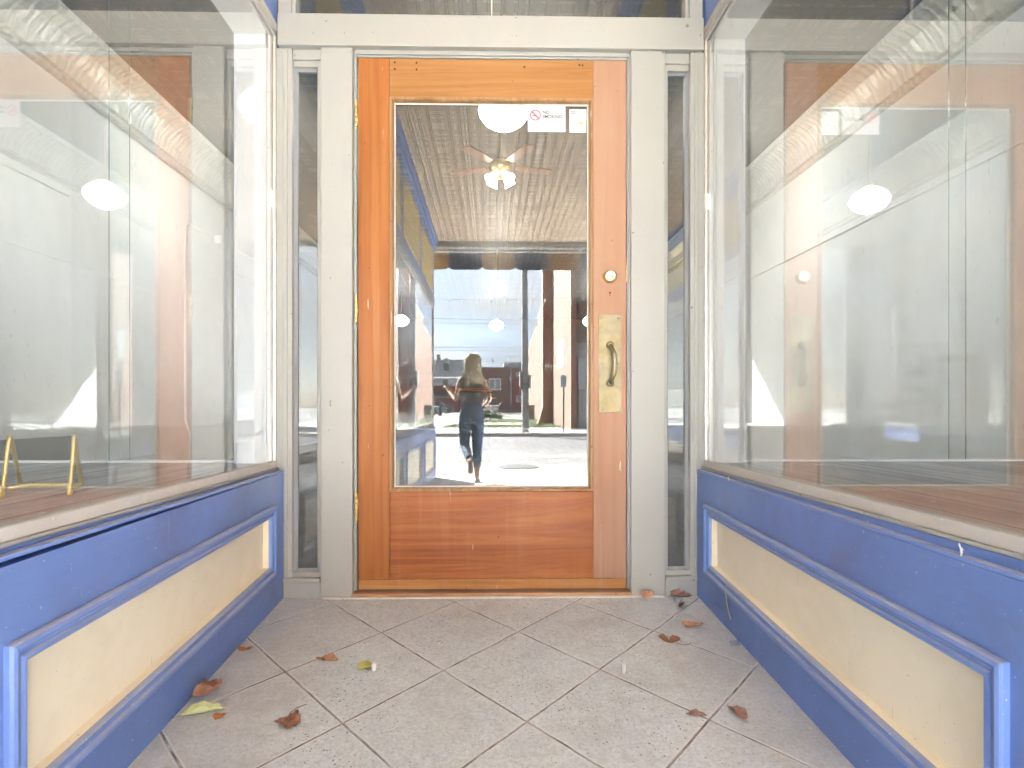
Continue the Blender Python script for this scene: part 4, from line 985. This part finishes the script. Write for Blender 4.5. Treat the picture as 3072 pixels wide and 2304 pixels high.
def car(label, loc, rot, paint_, kind="parked_car", tall=1.0, group="cars in the parking lot"):
    M[paint_[0]] = plain(paint_[0], paint_[1], .25, .2, .04, 3)
    t = thing(kind, label, "car", loc, group); t.rotation_euler = (0, 0, rot)
    def add(m, nm, mt, par=t, **k):
        o = m.build(nm, mt, **k); o.parent = par; return o
    H = tall
    prof = [(-2.3, .35), (-2.32, .75), (-2.2, .92 * H), (-1.2, 1.0 * H), (1.9, 1.02 * H), (2.25, .95 * H), (2.3, .4), (1.9, .28), (-1.9, .28)]
    m = MB(); m.prism([(x, -.88, z) for x, z in prof], (0, 1.76, 0)); add(m, "body", paint_[0], bev=.06)
    cab = [(-1.15, .98 * H), (-.45, 1.55 * H), (1.55, 1.58 * H), (2.1, 1.0 * H)]
    m = MB(); lo = [(x, z) for x, z in cab]
    a = [m.bm.verts.new((x, -.80 if z < 1.2 * H else -.66, z)) for x, z in lo]; b = [m.bm.verts.new((x, .80 if z < 1.2 * H else .66, z)) for x, z in lo]
    m.bm.faces.new(a); m.bm.faces.new(b[::-1])
    for i in range(4): m.bm.faces.new((a[i], b[i], b[(i + 1) % 4], a[(i + 1) % 4]))
    add(m, "window_band", 'blackmetal', bev=.03)
    m = B(-.42, 1.52, -.67, .67, 1.545 * H, 1.62 * H); add(m, "roof", paint_[0], bev=.03)
    for x, y in ((-1.45, -.82), (-1.45, .82), (1.45, -.82), (1.45, .82)):
        q = 1 if y > 0 else -1
        wh = MB(); wh.lathe([(.20, -.11), (.33, -.11), (.36, -.08), (.36, .08), (.33, .11), (.20, .11)], 24, (0, 0, 0), 'y'); o = add(wh, "wheel", 'rubber', smooth=True); o.location = (x, y, .36)
        rm = MB().lathe([(.001, .115 * -q), (.20, .115 * -q), (.22, .09 * -q), (.22, 0)], 20, (0, 0, 0), 'y'); o2 = rm.build("rim", 'nickel'); o2.parent = o
    for y in (-.66, .66): add(B(-2.345, -2.25, y - .17, y + .17, .66, .80), "headlight", 'signwhite', bev=.02)
    add(B(-2.335, -2.28, -.42, .42, .60, .78), "grille", 'blackmetal'); add(B(-2.37, -2.2, -.86, .86, .38, .52), "bumper", paint_[0] if tall < 1.05 else 'boxgrey', bev=.03)
    for y in (-.92, .92): add(B(-.85, -.70, y - .09, y + .09, 1.02 * H, 1.16 * H), "wing_mirror", paint_[0], bev=.02)
    return t
car("dark green four wheel drive parked at the back left of the lot", (-7.6, -76, .02), R(188), ("dark_green_car_paint", (.025, .05, .05)), tall=1.12)
car("grey estate car half hidden at the left edge of the lot", (-7.4, -60, -.02), R(200), ("grey_blue_car_paint", (.20, .25, .28)))
car("white car facing the street behind the shrubs", (-.1, -54, -.03), R(90), ("white_car_paint", (.45, .45, .45)), tall=1.1)
m = MB().lathe([(.16, 0), (.17, .9), (.19, .95), (.12, 1.1), (.02, 1.12)], 16, (-5.15, -54, -.06)); tag(m.build("litter_bin", 'blackmetal'), "black litter bin at the edge of the parking lot", "litter bin")

t = thing("brick_workshop", "long low red brick building with a white framed window across the parking lot", "building", (2, -98, .1))
B(-4.0, 7.5, -110, -98, 0, 7.9).build("wall", 'brick_far', t); B(-4.05, 7.55, -110, -97.95, 7.9, 8.1).build("roof_edge", 'boxgrey', t)
f = B(-.52, 1.68, -98.0, -97.85, 4.0, 6.05).build("window", 'white', t)
m = B(-.38, .50, -97.86, -97.82, 4.15, 5.9); m.box(.68, 1.52, -97.86, -97.82, 4.15, 5.9); m.build("pane", 'grey_wall', f)
f = B(4.4, 5.4, -98.0, -97.9, 1.9, 3.0).build("window", 'white', t); B(4.5, 5.3, -97.92, -97.88, 2.0, 2.9).build("pane", 'grey_wall', f)
B(4.3, 5.5, -98.0, -97.9, 6.4, 7.2).build("vent", 'pale_board', t)
B(3.35, 3.55, -97.95, -97.75, .1, 7.8).build("downpipe", 'pale_board', t)
B(3.9, 6.2, -97.99, -97.93, .1, 5.9).build("boarded_bay", 'darkred', t)
B(2.2, 5.5, -108, -101, 7.9, 9.2).build("roof_hut", 'shingle', t)
t = thing("gabled_shop", "grey shingled building with a dormer and dark red shop front", "building", (-8, -94, .1))
B(-16, -3.6, -106, -94, .1, 5.9).build("wall", 'darkred', t)
m = MB(); m.prism([(-16, -94, 6.2), (-3.6, -94, 6.2), (-3.6, -95.5, 9.2), (-16, -95.5, 9.2)], (0, -1.5, 0)); m.build("roof", 'shingle', t)
m = B(-8.5, -7.0, -95.2, -94.2, 7.0, 8.7); m.prism([(-8.7, -94.15, 8.7), (-6.8, -94.15, 8.7), (-7.75, -94.15, 9.5)], (0, -1.2, 0)); f = m.build("dormer", 'pale_board', t)
B(-8.2, -7.3, -94.2, -94.12, 7.2, 8.5).build("pane", 'blackmetal', f)
m = MB(); m.prism([(-16, -94, 5.6), (-3.6, -94, 5.6), (-3.6, -92.6, 4.6), (-16, -92.6, 4.6)], (0, 0, .12)); m.box(-16, -3.6, -92.65, -92.55, 4.55, 5.0); m.build("shop_awning", 'pale_board', t)
B(-16, -3.6, -93.99, -93.7, 2.5, 2.75).build("sill_band", 'pale_board', t); B(-9.6, -9.0, -97, -96.2, 8.8, 10.2).build("chimney", 'brick_far', t)
B(-16, -3.6, -93.95, -93.85, 2.8, 3.6).build("shop_glass", 'blackmetal', t)

def cable(name, label, cat, pts, r=.012, bulbs=0, group=None):
    path = []
    for a, b, sag in pts:
        a, b = Vector(a), Vector(b)
        for i in range(25):
            f_ = i / 24; p = a.lerp(b, f_); p.z -= sag * 4 * f_ * (1 - f_); path.append(p)
    t = thing(name, label, cat, path[0], group)
    MB().tube(path, r, 5).build("cable", 'wire', t)
    if bulbs:
        m = MB()
        acc = 0
        for a, b in zip(path, path[1:]):
            acc += (b - a).length
            if acc > bulbs:
                acc = 0; m.tube([b, b - Vector((0, 0, .05))], .02, 5); m.lathe([(.012, -.05), (.03, -.09), (.02, -.13), (.002, -.14)], 8, b)
        m.build("bulbs", 'paper', t)
G = "wires over the street"
cable("power_line", "uppermost pair of power lines across the sky", "cable", [((-30, -42, 8.6), (30, -38, 7.2), .5)], .014, 0, G)
cable("power_line", "thin power line just under the uppermost one", "cable", [((-30, -42, 8.3), (30, -38, 6.9), .5)], .014, 0, G)
cable("power_line", "middle power line across the sky", "cable", [((-30, -42, 5.75), (30, -42, 5.6), .15)], .014, 0, G)
cable("power_line", "power line right below the middle one", "cable", [((-30, -42, 5.5), (30, -42, 5.35), .15)], .014, 0, G)
cable("power_line", "lowest power line across the sky", "cable", [((-30, -60, 6.0), (30, -60, 6.2), .2)], .018, 0, G)
cable("string_lights", "string of small lights high across the street", "string lights", [((-6, -16, 4.6), (6, -20, 5.4), .35)], .006, .30, G)
cable("string_lights", "string of small lights from the pole to the brick building", "string lights", [((1.25, -19, 2.75), (3.4, -25, 2.95), .2)], .006, .5, G)
cable("string_lights", "string of small lights sagging low over the lawn", "string lights", [((-6, -24, 2.95), (1.25, -19, 2.75), .12)], .006, .45, G)
cable("string_lights", "lowest string of small lights in front of the brick workshop", "string lights", [((-5, -40, 3.1), (3.4, -36, 3.3), .5)], .009, .75, G)

# ============================================================================ WOMAN walking out of the recess
def person():
    ox, oy, oz = -.27, -5.30, fz(-5.3)
    J = {'pelvis': (0, 0, .93), 'waist': (.0, -.01, 1.08), 'chest': (-.01, -.02, 1.27), 'upper': (0, -.01, 1.38), 'neck': (.01, 0, 1.46), 'skull': (.015, -.02, 1.54), 'crown': (.015, -.03, 1.64), 'top': (.015, -.03, 1.70),
         'ls': (-.15, -.01, 1.38), 'le': (-.21, -.01, 1.10), 'lw': (-.31, -.16, 1.22), 'rs': (.15, -.01, 1.38), 're': (.255, .06, 1.12), 'rw': (.155, -.03, 1.00),
         'lh': (-.085, 0, .88), 'lk': (-.10, -.10, .50), 'la': (-.01, .24, .30), 'lt': (0, .25, .17), 'rh': (.085, 0, .88), 'rk': (.075, -.04, .48), 'ra': (.07, .02, .08), 'rt': (.08, -.13, .03), 'rheel': (.07, .06, .04)}
    E_ = [('pelvis', 'waist'), ('waist', 'chest'), ('chest', 'upper'), ('upper', 'neck'), ('neck', 'skull'), ('skull', 'crown'), ('crown', 'top'), ('upper', 'ls'), ('ls', 'le'), ('le', 'lw'), ('upper', 'rs'), ('rs', 're'), ('re', 'rw'),
          ('pelvis', 'lh'), ('lh', 'lk'), ('lk', 'la'), ('la', 'lt'), ('pelvis', 'rh'), ('rh', 'rk'), ('rk', 'ra'), ('ra', 'rt'), ('ra', 'rheel')]
    rad = {'pelvis': (.15, .12), 'waist': (.115, .09), 'chest': (.135, .10), 'upper': (.12, .08), 'neck': (.05, .05), 'skull': (.07, .08), 'crown': (.075, .085), 'top': (.04, .045), 'ls': (.05, .05), 'le': (.037, .037), 'lw': (.026, .026), 'rs': (.05, .05), 're': (.037, .037), 'rw': (.026, .026),
           'lh': (.095, .10), 'lk': (.058, .058), 'la': (.036, .036), 'lt': (.028, .024), 'rh': (.095, .10), 'rk': (.058, .06), 'ra': (.036, .04), 'rt': (.03, .018), 'rheel': (.028, .03)}
    # hands: palm and five fingers each
    for s, wr, dr_ in (('l', 'lw', Vector((-.35, -.6, .7))), ('r', 'rw', Vector((-.55, -.5, -.45)))):
        d = dr_.normalized(); side = d.cross(Vector((0, 0, 1))).normalized(); up = side.cross(d)
        base = Vector(J[wr]); palm = base + d * .065
        J[s + 'palm'] = tuple(palm); rad[s + 'palm'] = (.030, .018); E_.append((wr, s + 'palm'))
        for k, (off, ln) in enumerate(((-.027, .062), (-.009, .072), (.009, .068), (.026, .054))):
            a = palm + side * off + d * .022; b = a + d * ln * .5 - up * .008; c = b + d * ln * .4 - up * .022
            for nm, p, r_ in ((f'{s}f{k}a', a, .0095), (f'{s}f{k}b', b, .0085), (f'{s}f{k}c', c, .007)): J[nm] = tuple(p); rad[nm] = (r_, r_)
            E_ += [(s + 'palm', f'{s}f{k}a'), (f'{s}f{k}a', f'{s}f{k}b'), (f'{s}f{k}b', f'{s}f{k}c')]
        a = base + d * .035 - side * .034; b = a + d * .03 - side * .018 - up * .012
        for nm, p, r_ in ((f'{s}ta', a, .011), (f'{s}tb', b, .008)): J[nm] = tuple(p); rad[nm] = (r_, r_)
        E_ += [(wr, f'{s}ta'), (f'{s}ta', f'{s}tb')]
    names = list(J); me = bpy.data.meshes.new("body"); me.from_pydata([J[n_] for n_ in names], [(names.index(a), names.index(b)) for a, b in E_], [])
    o = bpy.data.objects.new("body", me); col.objects.link(o)
    sk = o.modifiers.new("skin", 'SKIN'); sk.use_smooth_shade = True
    lay = me.skin_vertices[0].data
    for i, n_ in enumerate(names): lay[i].radius = rad[n_]; lay[i].use_root = (n_ == 'pelvis')
    su = o.modifiers.new("sub", 'SUBSURF'); su.levels = su.render_levels = 2
    dg = bpy.context.evaluated_depsgraph_get(); ev = bpy.data.meshes.new_from_object(o.evaluated_get(dg)); bpy.data.objects.remove(o)
    body = tag(bpy.data.objects.new("person", ev), "woman with long blond hair in a black sleeveless top and jeans walking away", "person"); col.objects.link(body)
    body.location = (ox, oy, oz); ev.materials.clear(); ev.materials.append(M['skin'])
    for p in ev.polygons: p.use_smooth = True
    def cloth(nm, mt, test, off):
        bm = bmesh.new(); bm.from_mesh(ev); bm.normal_update()
        bmesh.ops.delete(bm, geom=[f for f in bm.faces if not test(f.calc_center_median())], context='FACES')
        for v in bm.verts: v.co += v.normal * off
        m2 = bpy.data.meshes.new(nm); bm.to_mesh(m2); bm.free(); q = bpy.data.objects.new(nm, m2); col.objects.link(q); m2.materials.append(M[mt]); q.parent = body
        for p in m2.polygons: p.use_smooth = True
    cloth("sleeveless_top", 'top', lambda c: .98 < c.z < 1.44 and abs(c.x) < (.155 if c.z > 1.2 else .148) and not (c.x < -.15) and not (c.x > .15) and not (c.z < 1.06 and c.y < -.11), .010)
    cloth("jeans", 'denim', lambda c: (c.z < 1.02 and c.z > .20 and abs(c.x) < .19 and not (c.x > .12 and c.z > .93 and c.y < -.0) and not (c.y > .20)), .012)
    # hair: head-hugging cap that falls to the shoulder blades
    m = MB(); rg = random.Random(2)
    for k in range(150):
        a = rg.uniform(-.35, math.pi + .35); c0 = Vector((.015, -.025, 1.635)); d = Vector((math.cos(a), math.sin(a), 0))
        top = c0 + Vector((rg.uniform(-.03, .03), rg.uniform(-.03, .03), .085)); mid = c0 + d * .100 + Vector((0, 0, .02)); low = c0 + Vector((d.x * .10, .03 + d.y * .085, -.13)); end = c0 + Vector((d.x * .13 + rg.uniform(-.03, .03), .075 + d.y * .05, -.25 - rg.random() * .09))
        m.tube([top, top.lerp(mid, .6) + Vector((0, 0, .025)), mid, low, end], [.014, .018, .018, .016, .004], 5)
    h = m.build("hair", 'hair', smooth=True); h.parent = body
    # face turned to the street
    for x in (-.03, .03):
        e = MB().lathe([(.001, -.010), (.009, -.006), (.011, 0), (.009, .006), (.001, .010)], 12).build("eye", 'signwhite', smooth=True); e.parent = body; e.location = (.015 + x, -.098, 1.60)
    nz_ = MB().tube([(.015, -.100, 1.60), (.015, -.122, 1.565), (.015, -.104, 1.56)], [.008, .012, .009], 8).build("nose", 'skin', smooth=True); nz_.parent = body
    mo = MB().tube([(-.008, -.098, 1.535), (.015, -.106, 1.533), (.038, -.098, 1.535)], [.003, .006, .003], 6).build("mouth", 'signred', smooth=True); mo.parent = body
    for pts in ([(.08, -.14, .015), (.075, .0, .012), (.07, .075, .02)], [(.0, .262, .15), (-.005, .27, .24), (-.012, .285, .325)]):
        so_ = MB().tube(pts, [.036, .032, .030], 8).build("sandal", 'sandal', smooth=True); so_.parent = body
    return body
wo_ = person()
ph = B(-.04, .04, -.006, .006, -.075, .075).build("phone", 'blackmetal', bev=.004); tag(ph, "dark phone held up in the woman's left hand", "phone"); ph.location = (-.27 - .37, -5.30 - .255, fz(-5.3) + 1.33); ph.rotation_euler = (R(-15), 0, R(25))
